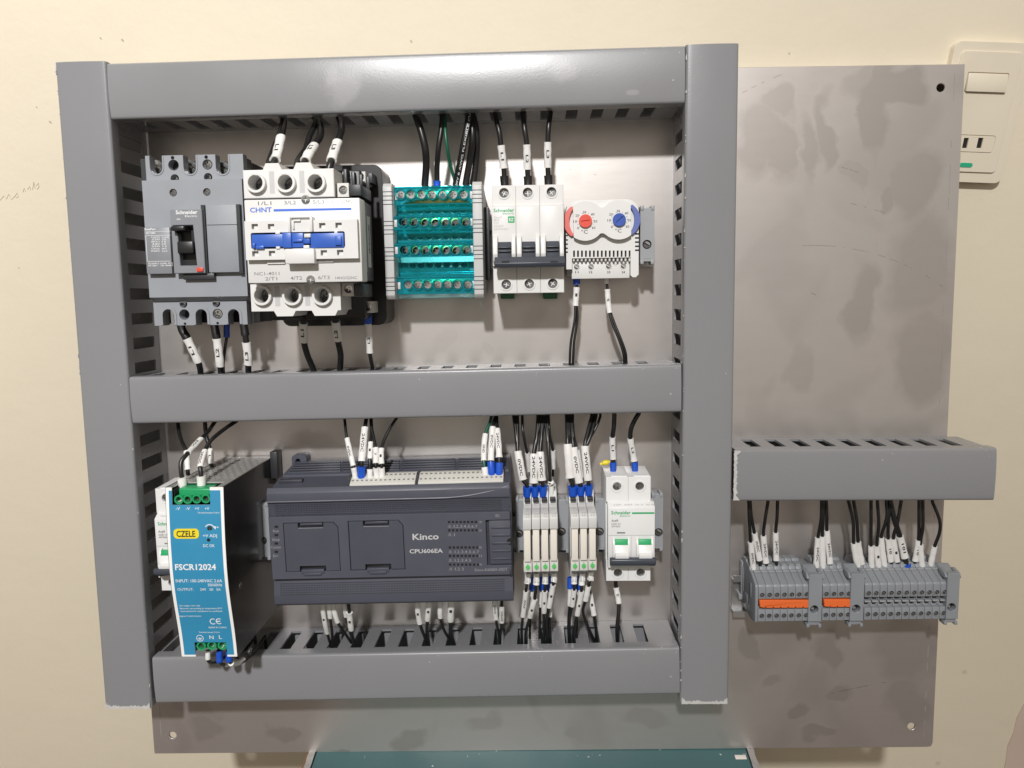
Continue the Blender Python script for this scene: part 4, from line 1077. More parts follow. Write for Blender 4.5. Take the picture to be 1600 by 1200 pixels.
end_stop('grey end stop clamped between controller and first slim relays', 806, 829, 779, 864, 811, 834, 30)
end_stop('grey end stop between the two groups of slim relays', 868, 889, 779, 864, 877.5, 831, 30)
end_stop('grey end stop between slim relays and two pole breaker', 930, 951, 778, 863, 937, 831, 30)
end_stop('grey end stop right of the two pole breaker beside the right duct', 1018, 1036, 770, 861, 1029, 832, 30)
end_stop('grey end stop between power supply and controller', 401, 421, 785, 875, 410, 845, 34)
# ================================================================== power supply
def power_supply():
    D = Dev('power_supply', 'narrow power supply with blue printed front and green terminals', 'power supply', -236, -190)
    Pz = lambda py, d: D.P(310, py, d)[1]
    xa, xb = -257.0, -216.1
    prof = [(-127.3, 105.4), (-150, 106.9), (-165, 107.5), (-185, 107.4), (-198, 106.4), (-211, 104.4), (-222, 102.3), (-232, 100.4), (-243, 98.9), (-253.3, 98.0)]
    zt_, zb_ = prof[0][0], prof[-1][0]
    def fd(z):
        for (z1, d1), (z0, d0) in zip(prof, prof[1:]):
            if z >= z0: return d0 + (d1 - d0) * (z - z0) / (z1 - z0)
        return prof[-1][1]
    # smooth the profile
    zs_ = [zt_ + (zb_ - zt_) * i / 30 for i in range(31)]
    fr = [(fd(z), z) for z in zs_]
    # side walls and back
    body = [(3, zt_)] + fr + [(3, zb_)]
    b = B(); b.prism(body, xb - 1.0, xb); D.part('side_panel', b, 'psu_side', sharp=20)
    b = B(); b.prism(body, xa, xa + 1.0); D.part('side_panel', b, 'psu_side', sharp=20)
    b = B(); b.box(xa + 1.05, xb - 1.05, 3, 4, zb_, zt_); D.part('back_panel', b, 'psu_steel')
    # perforated top and bottom: real holes
    W_ = xb - xa - 2.1
    for z, nm in ((zt_, 'top_grille'), (zb_, 'bottom_grille')):
        holes = []
        dend = 84 if nm == 'top_grille' else 80
        nrow = int((dend - 10) / 5.6)
        for r_ in range(nrow):
            for c_ in range(7):
                x = xa + 4.2 + c_ * 5.4 + (2.7 if r_ % 2 else 0); d = 12 + r_ * 5.6
                if x < xb - 3.4: holes.append([(x + 2.05 * math.cos(k * math.pi / 3 + .52), d + 2.05 * math.sin(k * math.pi / 3 + .52)) for k in range(6)])
        b = B()
        dtop = fd(z) - .02
        b.plate([(xa + 1.05, 4.05), (xb - 1.05, 4.05), (xb - 1.05, dtop - 1.3), (xb - 5.2, dtop - 1.3), (xb - 5.2, dtop - 15), (xa + 4.2, dtop - 15), (xa + 4.2, dtop - 1.3), (xa + 1.05, dtop - 1.3)] if nm == 'top_grille' else rect(xa + 1.05, xb - 1.05, 4.05, dtop - 16), holes, 0, 1.0)
        for v in b.bm.verts:
            x, th, d = v.co.x, -v.co.y, v.co.z
            v.co = (x, -d, z - th if nm == 'top_grille' else z + th)
        bmesh.ops.recalc_face_normals(b.bm, faces=b.bm.faces); D.part(nm, b, 'psu_steel')
    b = B(); b.box(xa + 3, xb - 3, 8, 70, zb_ + 5, zt_ - 6); D.part('inner_board', b, 'void')
    # curved printed front with terminal openings
    tr = D.R(269, 328.5, 760, 788.5, 105.5); br = D.R(305.5, 355, 1002.5, 1028, 98)
    def front(x0, x1, z0, z1, lift, name, m, th=.9):
        b = B(); k = max(1, int((z1 - z0) / 4)); pts = [z1 + (z0 - z1) * i / k for i in range(k + 1)]
        b.prism([(fd(z) + lift, z) for z in pts] + [(fd(z) + lift - th, z) for z in pts[::-1]], x0, x1); return D.part(name, b, m, sharp=20)
    # steel front strips, white border, blue field
    front(xa + 1.05, tr[0], tr[2], zt_, -.02, 'front_panel', 'psu_steel'); front(tr[1], xb - 1.05, tr[2], zt_, -.02, 'front_panel', 'psu_steel')
    front(xa + 1.05, xb - 1.05, br[3], tr[2], -.02, 'front_panel', 'psu_steel')
    front(xa + 1.05, br[0], zb_, br[3], -.02, 'front_panel', 'psu_steel'); front(br[1], xb - 1.05, zb_, br[3], -.02, 'front_panel', 'psu_steel')
    e = .12; wb = 2.4
    front(xa + .3, xa + wb, zb_ + .2, zt_ - .2, e, 'label_border', 'label_white', .1); front(xb - wb, xb - .3, zb_ + .2, zt_ - .2, e, 'label_border', 'label_white', .1)
    front(xa + wb, tr[0], zt_ - 2.3, zt_ - .2, e, 'label_border', 'label_white', .1); front(tr[1], xb - wb, zt_ - 2.3, zt_ - .2, e, 'label_border', 'label_white', .1)
    front(xa + wb, br[0], zb_ + .2, zb_ + 1.6, e, 'label_border', 'label_white', .1); front(br[1], xb - wb, zb_ + .2, zb_ + 1.6, e, 'label_border', 'label_white', .1)
    f = e
    front(xa + wb, tr[0] - .02, tr[2], zt_ - 2.3, f, 'label_field', 'psu_blue', .1); front(tr[1] + .02, xb - wb, tr[2], zt_ - 2.3, f, 'label_field', 'psu_blue', .1)
    front(xa + wb, xb - wb, br[3], tr[2], f, 'label_field', 'psu_blue', .1)
    front(xa + wb, br[0] - .02, zb_ + 1.6, br[3], f, 'label_field', 'psu_blue', .1); front(br[1] + .02, xb - wb, zb_ + 1.6, br[3], f, 'label_field', 'psu_blue', .1)
    # terminals
    b = B(); b.box(tr[0] + .2, tr[1] - .2, 86, 88, tr[2], zt_ - 1.2); b.box(tr[0] + .1, tr[0] + .6, 88, 103, tr[2], zt_ - 2); D.part('terminal_recess', b, 'void')
    b = B(); b.box(br[0] + .2, br[1] - .2, 80, 82, zb_ + .5, br[3]); D.part('terminal_recess', b, 'void')
    q = D.R(275, 327.8, 764, 778, 103)
    b = B(); b.prism([(88.1, q[2] - 3), (98, q[2] - 3), (101.5, q[2] + 1.5), (101.5, q[3] - .8), (100.5, q[3]), (88.1, q[3])], q[0] + 1.5, q[1], .4)
    cs = [D.P(px, py, 104) for px, py in ((279.5, 781), (293.3, 780.3), (307.4, 779.7), (321.6, 779.2))]
    D.part('terminal_block', b, 'green')
    b = B()
    for x, z in cs: b.ring(x, z, 3.25, 2.1, 92, 104.4, 20, .35)
    D.part('terminal_ring', b, 'green', sharp=25)
    for x, z in cs: D.inst('terminal_screw', SCREW['slot', 'zinc'], x, 101, z, 2.05, random.random() * 3)
    q = D.R(306, 354, 1003, 1015, 97)
    b = B(); b.box(q[0] + .3, q[1] - .3, 82.1, 94.5, q[2], q[3] - .3, .4); D.part('terminal_block', b, 'green')
    cs = [D.P(px, py, 98) for px, py in ((314, 1010), (330.6, 1009.3), (347, 1008.8))]
    b = B()
    for x, z in cs: b.ring(x, z, 3.4, 2.2, 88, 97.8, 20, .35)
    D.part('terminal_ring', b, 'green', sharp=25)
    for x, z in cs: D.inst('terminal_screw', SCREW['slot', 'zinc'], x, 95, z, 2.15, random.random() * 3)
    # side screws
    for z, d in ((Pz(910, 90) - 4, 86), (Pz(1000, 60) - 2, 74)):
        o = D.inst('side_screw', SCREW['cross', 'zinc'], xb + .25, d, z, 2.4); o.rotation_euler = (0, 0, math.pi / 2)
    # openings in the label
    x, z = D.P(327, 826.3, 108); b = B(); b.disc(x, z, 1.75, fd(z) + f - .05, fd(z) + f + .05, 18); x2, z2 = D.P(325.5, 844, 108); b.disc(x2, z2, 1.25, fd(z2) + f - .05, fd(z2) + f + .05, 16); D.part('adjuster_hole', b, 'black')
    D.inst('adjuster', SCREW['cross', 'screw_dark'], x + .2, fd(z) + f + .12, z - .1, 1.1)
    # print: follow the curved front
    def ptext(b, t, p0, p1, py, h, bold=False):
        n0 = len(b.bm.verts); D.ptext(b, t, p0, p1, py, h, 107.5 if py < 930 else (104 if py < 960 else 100), bold)
        b.bm.verts.ensure_lookup_table()
        for v in b.bm.verts[n0:]: v.co.y = -(fd(v.co.z) + f + .06)
    b = B()
    for t, p in (('-V', 277), ('-V', 292.5), ('+V', 307), ('+V', 322.5)): ptext(b, t, p - 3.4, p + 3.4, 795.2, 4.4)
    ptext(b, 'Terminal torque 5 Lb.in', 308, 342, 801.5, 2.3); ptext(b, '+', 337.6, 342, 824, 4)
    ptext(b, '+V ADJ', 317, 339, 837, 4.4); ptext(b, 'DC OK', 317.5, 335.5, 852.5, 4.4)
    ptext(b, 'FSCR12024', 273.5, 337.5, 886, 9.4, True); ptext(b, 'INPUT: 100-240VAC 2.6A', 274, 346.5, 908, 4.8); ptext(b, '50/60Hz', 324, 346.5, 914.6, 4.4)
    ptext(b, 'OUTPUT:', 276, 301, 922, 4.2); ptext(b, '24V', 311.5, 321, 922, 4.2); ptext(b, '5A', 337, 343.5, 922, 4.2)
    for py in (921.2, 923.2):
        q = D.R(326, 332, py - .35, py + .35, 107.5); b.box(q[0], q[1], fd(q[2]) + f + .02, fd(q[2]) + f + .08, q[2], q[3])
    for i, (t, w_) in enumerate((('Use copper wire only', 33), ('Maximum surrounding air temperature 50°C', 66), ('Instructions for installation in a pollution', 65), ('degree 2 environment', 34))):
        ptext(b, t, 280 + i * .9, 280 + i * .9 + w_, 946 + i * 4.7, 2.5)
    ptext(b, 'MADE IN CHINA', 327, 355, 979.5, 2.8); ptext(b, 'Terminal torque 5 Lb.in', 311, 343.5, 987.5, 2.3); ptext(b, 'N', 327, 333.5, 996, 6.0); ptext(b, 'L', 342, 346.5, 995.6, 6.0)
    def arc_(cx_, cz_, r_, a0, a1, w_, n=14):
        o = [(cx_ + r_ * math.cos(math.radians(a0 + (a1 - a0) * i / n)), cz_ + r_ * math.sin(math.radians(a0 + (a1 - a0) * i / n))) for i in range(n + 1)]
        i_ = [(cx_ + (r_ - w_) * math.cos(math.radians(a0 + (a1 - a0) * i / n)), cz_ + (r_ - w_) * math.sin(math.radians(a0 + (a1 - a0) * i / n))) for i in range(n + 1)]
        n0 = len(b.bm.verts); b.plate(o + i_[::-1], [], 0, 1); b.bm.verts.ensure_lookup_table()
        for v in b.bm.verts[n0:]: v.co.y = -(fd(v.co.z) + f + (.07 if v.co.y < -.5 else .01))
    x, z = D.P(327, 827.5, 108); arc_(x, z, 3.6, 25, 150, .55)
    dd = fd(z) + f + .06; b.plate([(x + 4.6, z + 1.9), (x + 2.2, z + 2.4), (x + 4.0, z - .2)], [], dd - .06, dd)
    x, z = D.P(333.5, 970.3, 101); arc_(x, z, 2.35, 50, 310, .6); x, z = D.P(343, 970, 101); arc_(x, z, 2.35, 50, 310, .6); b.box(x - 1.9, x + .9, fd(z) + f, fd(z) + f + .06, z - .3, z + .3)
    x, z = D.P(313, 996.6, 99); arc_(x, z, 2.6, 0, 360, .4, 24)
    dd = fd(z) + f
    for dx, dz, w_ in ((0, .9, .28), ):
        b.box(x - .25, x + .25, dd, dd + .06, z, z + 1.7); b.box(x - 1.5, x + 1.5, dd, dd + .06, z - .3, z + .1); b.box(x - 1.0, x + 1.0, dd, dd + .06, z - 1.0, z - .7); b.box(x - .5, x + .5, dd, dd + .06, z - 1.6, z - 1.3)
    D.part('lettering', b, 'ink_white', sharp=20)
    q = D.R(271, 310.5, 826.5, 841.8, 108); b = B(); b.plate(rrect(*q, 2.6, 5), [], 107.3, 107.8); D.part('logo_badge', b, 'yellow')
    b = B(); D.ptext(b, 'CZELE', 275.5, 305, 834.2, 9.6, 107.88, True); D.part('logo_letters', b, 'ink')
    b = B(); q = D.R(426, 436, 704, 745, 6); b.box(xb + .1, xb + 6, 1, 12, q[2], q[3], .6); D.part('rail_foot', b, 'dark')
power_supply()
# ================================================================== two pole breakers (one hidden behind the power supply)
def two_pole(label, dx=0.0, dz=0.0, full=True):
    D = Dev('miniature_breaker', label, 'circuit breaker', 68.6 + dx, -178 + dz)
    def P_(px, py, d):
        x, z = P(px, py, d); return x + dx, z + dz
    D.P = P_
    Pz = lambda py, d: P_(985, py, d)[1]
    xa, xb = 51.4 + dx, 85.4 + dx; la, lb = 52.4 + dx, 87.6 + dx
    z1, z2, z3, z4, zb_ = Pz(745, 44), Pz(784, 44), Pz(793.5, 50), Pz(884, 48), Pz(908, 44)
    w = (xb - xa) / 2
    for i in range(2):
        x0, x1 = xa + i * w + .05, xa + (i + 1) * w - .05
        b = B(); b.prism([(2, zb_ + 4), (2, z1 - 2), (10, z1 + .8), (40, z1), (40, zb_), (14, zb_)], x0, x1, .25); D.part('pole_body', b, 'bright')
        ux, uz = P_((964, 999.5)[i], (760, 759.6)[i], 44); lx, lz = P_((965.5, 1001)[i], (895, 894.5)[i], 44)
        b = B(); b.plate(rect(x0, x1, z2, z1 - .05), [circ(ux, uz, 3.3, 20)], 40.1, 44, .35); b.ring(ux, uz, 4.7, 3.25, 43.9, 44.5, 22, .2)
        b.plate(rect(x0, x1, zb_ + .05, z4 + 3), [circ(lx, lz, 3.3, 20)], 40.1, 44, .35); b.ring(lx, lz, 4.7, 3.25, 43.9, 44.5, 22, .2); D.part('terminal_face', b, 'bright', sharp=25)
        D.inst('terminal_screw', SCREW['cross', 'screw_dark'] if i else SCREW['cross', 'zinc'], ux, 42.2, uz, 3.2, .4 + i); D.inst('terminal_screw', SCREW['cross', 'screw_dark'], lx, 42.2, lz, 3.2, .9 + i)
        # small moulded ticks on the top
        tx, _ = P_((964, 999)[i], 740, 30); b = B(); b.box(tx - 6, tx + 6, 41, 43.2, z1 - .3, z1 + .8, .2); D.part('top_lip', b, 'bright')
    b = B(); b.prism([(36, z4 - 3), (49.6, z4 - 1), (50, z3), (44.6, z2 + .4), (36, z2 + .4)], la, lb, .35); D.part('label_face', b, 'bright')
    mid = (la + lb) / 2
    b = B(); b.box(mid - .09, mid + .09, 49.5, 50.06, z4, Pz(838, 50)); D.part('pole_joint', b, 'ink_pale')
    b = B(); b.box(la + .2, lb - .2, 50.0, 50.07, Pz(836.8, 50), Pz(836, 50)); D.part('label_line', b, 'ink_pale')
    for p0, p1 in ((960.5, 981.5), (997.5, 1018)):
        q0 = P_(p0, 845, 53)[0]; q1 = P_(p1, 845, 53)[0]; cx_ = (q0 + q1) / 2; zc_ = Pz(858, 50)
        # round drum with a flat lever
        b = B()
        for s in (-1, 1):
            c = cx_ + s * 5.6
            b.prism([(49.8 + 4.6 * math.sin(math.pi * k / 10), zc_ + 9.5 * math.cos(math.pi * k / 10)) for k in range(11)], c - .8 + (.0 if s < 0 else 0), c + .8, .3)
        D.part('drum_cheek', b, 'bright')
        b = B(); b.prism([(50.1, Pz(851, 50)), (53.6, Pz(851, 53)), (52.4, Pz(842.5, 52)), (50.1, Pz(842, 50))], q0, q1, .2); D.part('status_flag', b, 'ink_green')
        b = B(); b.prism([(50.1, Pz(872, 52)), (58, Pz(872, 56)), (58.5, Pz(866, 56)), (55, Pz(863, 54)), (53.8, Pz(851.3, 53)), (50.1, Pz(851.3, 53))], q0, q1, .3); D.part('toggle', b, 'bright')
    q0, q1 = P_(954, 878, 58)[0], P_(1025, 878, 58)[0]
    b = B(); b.prism([(50.2, Pz(884, 52)), (56, Pz(884.5, 56)), (59.5, Pz(881, 58)), (59.5, Pz(874, 58)), (57, Pz(871, 57)), (50.2, Pz(871.5, 52))], q0, q1, .8); D.part('toggle_bar', b, 'bar')
    b = B(); D.ptext(b, 'Schneider', 955, 985.5, 801, 5.4, 50.08, True); D.ptext(b, 'Electric', 969, 985, 806, 2.7, 50.08)
    x0, z = P_(987.5, 801.8, 50); x1, _ = P_(1022.5, 801.8, 50); b.box(x0, x1, 50.0, 50.08, z - .62, z + .62); D.part('logo', b, 'ink_green')
    b = B(); D.ptext(b, 'Acti9', 955.2, 966, 813.5, 3.6, 50.08, True); D.ptext(b, 'iC60N C6', 955.2, 969.5, 818.6, 3.0, 50.08); D.ptext(b, 'A9F74206', 955.2, 969, 822.6, 2.7, 50.08); x0, z = P_(964, 832.5, 50); x1, _ = P_(977, 832.5, 50); b.box(x0, x1, 50.0, 50.08, z - .5, z + .5); D.part('rating_print', b, 'ink_grey')
    b = B(); q = (P_(954, 790, 47)[0], P_(1022, 790, 47)[0])
    for k in range(4): b.text('220V 6000A IEC 898'[k * 4:k * 4 + 5], q[0] + 2 + k * 8.2, q[0] + 8 + k * 8.2, z3 + 2.2, .9, 48.4 + .12)
    D.part('edge_print', b, 'ink_pale')
    return D
two_pole('white two pole breaker with green toggle flags right of the slim relays')
hx, hz = P(243, 811, 50); ox, oz = P(952, 793.5, 50)
two_pole('white breaker mostly hidden behind the blue fronted power supply', hx - ox, hz - oz)
# ================================================================== programmable controller
def controller():
    D = Dev('controller', 'wide slate grey programmable controller with two square doors', 'controller', -108, -177, 0, 1.0)
    Pz = lambda py, d: D.P(606, py, d)[1]; Px = lambda px, d, py=850: D.P(px, py, d)[0]
    xa, xb = D.P(420.5, 853, 78)[0], D.P(799, 850, 78)[0]
    dF = 78.0
    zt_ = Pz(757, 74); zb_ = Pz(944, 74)
    zl_ = Pz(741, 52); zv = Pz(721, 20)
    # body behind, with sloping vented roof
    b = B(); b.prism([(3, zb_ + 3), (3, zv), (18, zv + .2), (46, zl_), (46, zb_ + 1)], xa + 2.2, xb - 1.2, .6); D.part('body', b, 'plc')
    b = B(); b.prism([(46.1, zb_), (46.1, zl_ - 1.5), (52, zl_ - 3), (64, zt_ - 2.6), (72, zt_ - 1.6), (74, zt_ - .4), (76.5, zt_ - 4), (76.6, Pz(781, 77)), (75.2, Pz(783, 76)), (73.6, Pz(803, 74)), (73.6, Pz(903, 74)), (74.0, Pz(907, 74)), (75.4, Pz(927, 75)), (75.0, zb_ + 2), (72.5, zb_)], xa, xb, .5); D.part('front_shell', b, 'plc', sharp=25)
    # bright moulded ridge sweeping up at the right
    b = B(); x0 = xa + .5
    pts = []
    for i in range(21):
        t = i / 20; x = xa + (xb - xa) * t * .995; up = 0 if t < .72 else ((t - .72) / .28) ** 2 * 7.5
        pts.append(Vector((x, -(76.4 - up * .12), Pz(780.5, 77) + up)))
    b.tube(pts, .75, 8); D.part('moulded_ridge', b, 'plc')
    # textured bands made of fine raised ribs
    for (q0, q1, dd, n0) in ((785, 801, 74.9, 5), (909.5, 926, 75.1, 5)):
        b = B()
        ea, eb = Px(433, dd), Px(786, dd)
        za, zc2 = Pz(q0, dd), Pz(q1, dd)
        for k in range(n0 + 1):
            z = za + (zc2 - za) * k / n0; dz = dd + ((.3 - 1.4 * k / n0) if q0 < 800 else (-.95 + 1.25 * k / n0)); b.box(ea, eb, dz - 2, dz + .25, z - .22, z + .22)
        o = D.part('vent_mesh', b, 'plc_dark'); o['kind'] = 'stuff'
        b = B(); m = 88
        for k in range(m):
            x = ea + (eb - ea) * k / (m - 1)
            b.prism([(dd - 1.0 + (.3 if q0 < 800 else -.95), za), (dd + .32 + (.3 if q0 < 800 else -.95), za), (dd + .32 + (-1.1 if q0 < 800 else .3), zc2), (dd - 1 + (-1.1 if q0 < 800 else .3), zc2)], x - .17, x + .17)
        o = D.part('vent_mesh', b, 'plc'); o['kind'] = 'stuff'
    # raised main field with door openings, latch pockets and expansion bay
    z1, z0 = Pz(804, dF), Pz(902, dF)
    d1 = D.R(444.5, 530, 816.5, 893.5, dF); d2 = D.R(545.5, 631.5, 813.5, 891, dF); ex = D.R(760, 801, 812.5, 883.5, dF)
    cham = lambda q: [(q[0], q[2]), (q[1], q[2]), (q[1], q[3] - 3.6), (q[1] - 3.4, q[3]), (q[0], q[3])]
    b = B(); b.plate([(xa + .8, z0), (xb - .4, z0), (xb - .4, ex[2]), (ex[0], ex[2]), (ex[0], ex[3]), (xb - .4, ex[3]), (xb - .4, z1), (xa + .8, z1)], [cham(d1), cham(d2)], 73.7, dF, .7); D.part('front_field', b, 'plc', sharp=25)
    for q, lt, lb_ in ((d1, (465, 505, 816.2, 824.6), (468.5, 509.5, 884.5, 897)), (d2, (567, 607.5, 813.6, 822), (571, 611, 882, 894.5))):
        i_ = (q[0] + .35, q[1] - .35, q[2] + .35, q[3] - .35)
        l1 = D.R(*lt, dF); l2 = D.R(*lb_, dF)
        c = cham(i_)
        # notches for the two latches
        o = [(i_[0], i_[2]), (l2[0], i_[2]), (l2[0], l2[3]), (l2[1], l2[3]), (l2[1], i_[2])] + [c[1], c[2], c[3]] + [(l1[1], i_[3]), (l1[1], l1[2]), (l1[0], l1[2]), (l1[0], i_[3]), c[4]]
        b = B(); b.plate(o, [], 73.8, dF - .25, .35); D.part('door', b, 'plc_door', sharp=25)
        b = B(); b.box(l1[0] + .2, l1[1] - .2, 73.72, 74.6, l1[2] + .1, i_[3]); b.box(l2[0] + .2, l2[1] - .2, 73.72, 74.6, i_[2], l2[3] - .1); D.part('latch_pocket', b, 'black')
        b = B(); b.box(l1[0] + 1.2, l1[1] - 1.0, 74.6, 76.6, l1[2] + 1.3, l1[3] - .9, .3); D.part('latch', b, 'plc_door')
        b = B(); b.box(l2[0] + 1.2, l2[1] - 1.4, 74.6, dF + .6, l2[2] + .2, l2[2] + 3.6, .4); b.box(l2[0] + 3, l2[1] - 3.5, 74.6, dF + 1.1, l2[2] - .9, l2[2] + 1.1, .3); D.part('latch', b, 'plc_door')
        b = B(); b.box(l1[0] + .3, l1[1] - .3, dF - .3, dF - .2, l1[2] - .45, l1[2] - .1); D.part('latch_edge', b, 'ink_dim')
    b = B(); b.box(ex[0] + .1, xb - .5, 73.7, 74.2, ex[2] + .1, ex[3] - .1); D.part('expansion_bay', b, 'plc_dark')
    b = B(); b.box(ex[0] + 2.2, xb - .3, 74.3, 76.6, ex[2] + .6, ex[3] - .5, .4); D.part('expansion_cover', b, 'plc')
    b = B()
    for k in range(1, 6):
        z = ex[3] + (ex[2] - ex[3]) * (k * 12.2) / 71; b.box(ex[0] + 3.6, xb - .6, 76.5, 77.5, z - .75, z + .75, .35)
    D.part('panel_rib', b, 'plc_door')
    b = B(); x, z = D.P(797, 846.5, 77); b.disc(x + .2, z, 2.6, 76.55, 76.75, 14); D.part('key_hole', b, 'black')
    # hooks at the right edge
    for py in (797, 893): q = D.R(796, 799.5, py - 4, py + 6, dF); b = B(); b.box(q[0], q[1] - .1, 73.6, dF + .1, q[2], q[3], .2); D.part('side_hook', b, 'plc_dark')
    # terminal rows on top
    for p0, p1, n in ((547.5, 649, 14), (654, 786.5, 18)):
        xx0, xx1 = Px(p0, 62, 750), Px(p1, 62, 748)
        za = Pz(741, 56); zc2 = Pz(756, 64)
        b = B(); b.prism([(49, za - 8), (49, za + .2), (54, za + .4), (65.5, zc2 + .8), (65.5, zc2 - 4)], xx0, xx1, .3); D.part('terminal_strip', b, 'strip')
        b = B(); st = (xx1 - xx0) / n
        for k in range(n):
            x = xx0 + st * (k + .5)
            for dd, ww in ((55.8, .9), (61.6, .7)):
                zz_ = za + .4 + (zc2 + 1.2 - za - .4) * (dd - 54) / 10.5
                b.box(x - ww, x + ww, dd - .8, dd + .8, zz_ - .6, zz_ + .42)
        D.part('test_pocket', b, 'ink_grey')
        b = B(); b.box(xx0 - 1.2, xx0 - .1, 49, 65, zc2 - 3, za + .8, .2); D.part('strip_end', b, 'plc_dark')
    b = B()
    for p0, p1 in ((448, 533), (536, 625), (630, 712), (717, 778)):
        for k in range(4):
            d = 20 + k * 5.6; z = zv + .2 + (zl_ - zv - .2) * (d - 18) / 28
            x0, x1 = Px(p0, d, 730), Px(p1, d, 730)
            if x0 < xa + 5: x0 = xa + 5
            b.box(x0, min(x1, xb - 4), d, d + 2.4, z - 1.2, z + .16)
    D.part('vent_slot', b, 'black')
    b = B()
    for p0, p1 in ((448, 533), (536, 625), (630, 712), (717, 778)):
        for k in range(5):
            d = 17.6 + k * 5.6; z = zv + .2 + (zl_ - zv - .2) * (d - 18) / 28
            x0, x1 = max(Px(p0, d, 730), xa + 5), min(Px(p1, d, 730), xb - 4); b.box(x0, x1, d + .2, d + 2.0, z - .5, z + .75, .2)
    D.part('panel_rib', b, 'plc_door')
    b = B(); q = D.R(456, 479, 711, 733, 12); b.plate(rrect(*q, 3, 4), [circ((q[0] + q[1]) / 2 - 1, (q[2] + q[3]) / 2 + .6, 2.1, 16)], 2, 12, .8); D.part('mounting_ear', b, 'plc', sharp=25)
    b = B(); q = D.R(433, 470, 750, 757, 60); b.box(q[0], q[1], 52, 57, zl_ - 4, zl_ - 1.2, .5); D.part('top_tab', b, 'plc_dark')
    # status lenses and print
    b = B(); lens = []
    rows = ((815.6, 701.8, 743.5), (828.6, 702, 744.5), (855.4, 703, 746), (868.6, 703, 746), (882.2, 703.5, 747))
    for py, p0, p1 in rows:
        for k in range(8): D.pbox(b, p0 + (p1 - p0) * k / 7 - 1.8, p0 + (p1 - p0) * k / 7 + 1.8, py - 1.7, py + 1.7, dF - .3, dF + .12)
    for py in (823, 836.3, 849.2, 862.3): D.pbox(b, 429, 434.5, py - 1.7, py + 1.7, dF - .3, dF + .12)
    D.part('status_lens', b, 'black')
    b = B()
    for i, (py, p0, p1) in enumerate(rows):
        n = (8, 2, 8, 6, 4)[i]
        for k in range(n):
            x = p0 + (p1 - p0) * k / 7 + .2; D.ptext(b, '.%d' % k, x - 2.6, x + 2.2, py + 6.9, 4.4, dF + .06)
    for t, py in (('Q0', 815.6), ('Q1', 828.6), ('I0', 855.4), ('I1', 868.6), ('AI', 882)): D.ptext(b, t, 748.2, 752.6, py, 3.4, dF + .06)
    for t, py, w_ in (('Run', 829.6, 4.5), ('Stop', 842.9, 6), ('Comm', 855, 8), ('Err', 868.5, 4)): D.ptext(b, t, 431 - w_, 431 + w_, py, 4.0, dF + .06)
    D.ptext(b, 'EX.', 774.5, 781.5, 805.8, 4.2, dF + .06); D.ptext(b, 'Kinco-K606EA-30DT', 742, 793, 890, 4.4, dF + .06); D.part('small_print', b, 'ink_dim')
    b = B(); D.ptext(b, 'Kinco', 644.5, 685.5, 838.5, 9.6, dF + .06, True); D.ptext(b, 'CPU606EA', 639.8, 692, 861, 6.4, dF + .06, True); D.part('logo', b, 'ink_pale')
controller()
# ================================================================== slim relays
def slim_relay(label, px, i, dy):
    d = 75.0
    xc, zc = P(px, 840, d)
    D = Dev('slim_relay', label, 'relay', xc, zc, 0, 0, 'slim relays on the lower rail')
    Pz = lambda py, dd: D.P(px, py + dy, dd)[1]
    h = 3.12
    z = {k: Pz(*v) for k, v in dict(top=(768, 46), t1=(788, 50), s0=(800, 62), s1=(808, 70), cap=(828, 78), lo1=(876, 74), lo0=(894, 74), bt=(902, 52)).items()}
    b = B(); b.prism([(3, z['bt'] + 2), (3, z['top'] - 4), (28, z['top'] + 1), (46, z['top']), (50, z['t1']), (62, z['s0']), (66, z['s1']), (66, z['lo0']), (58, z['lo0'] - 1.5), (52, z['bt'])], xc - h, xc + h - .25, .25); D.part('socket', b, 'relay_grey')
    b = B(); b.box(xc - h + .9, xc + h - 1.2, 48.5, 53.6, Pz(783.5, 51), Pz(778, 50), .15); D.part('test_pocket', b, 'dark')
    b = B(); b.prism([(60, z['cap']), (78, z['cap']), (78.4, z['s1'] + 1), (74, z['s0'] + 1.5), (62, z['s0'] + 3)], xc - h - .12, xc + h - .35, .35); D.part('relay_cap', b, 'relay_grey')
    b = B(); b.box(xc - h + .55, xc + h - 1.0, 66.1, 76.5, z['lo1'], z['cap'] - .1, .3); D.part('terminal_lever', b, 'ivory')
    b = B(); b.box(xc - h, xc + h - .25, 66.2, 74, z['lo0'], z['lo1'], .3); D.part('lamp_block', b, 'warm_white')
    x, zz_ = D.P(px + 1.2, 886 + dy, 74)
    b = B(); b.disc(xc - .1, zz_, 1.55, 73.9, 75.0, 16, .3); b.box(xc - .35, xc + .15, 73.9, 74.5, zz_ - 2.7, zz_ + 2.7); D.part('status_lens', b, 'led_green')
    b = B(); D.ptext(b, '120A', px - 4, px + 4, 802 + dy, 2.6, 75.9); D.ptext(b, '6 A', px - 3, px + 3, 806 + dy, 2.4, 78.5); D.part('rating_print', b, 'ink_pale')
    b = B()
    for k in range(2): b.box(xc - 2.2 + k * 2.4, xc - .6 + k * 2.4, 56, 60, z['bt'] - 1.5, z['bt'] + 1.4, .3)
    D.part('entry_funnel', b, 'relay_grey')
for i in range(4):
    slim_relay('pale slim relay, %s of the group of four beside the controller' % ('first', 'second', 'third', 'last')[i], 824.3 + i * 13.75, i, -.5 * i)
for i in range(3):
    slim_relay('pale slim relay, %s of the group of three beside the white breaker' % ('first', 'middle', 'last')[i], 898.5 + i * 13.75, i, -1.8 - .5 * i)
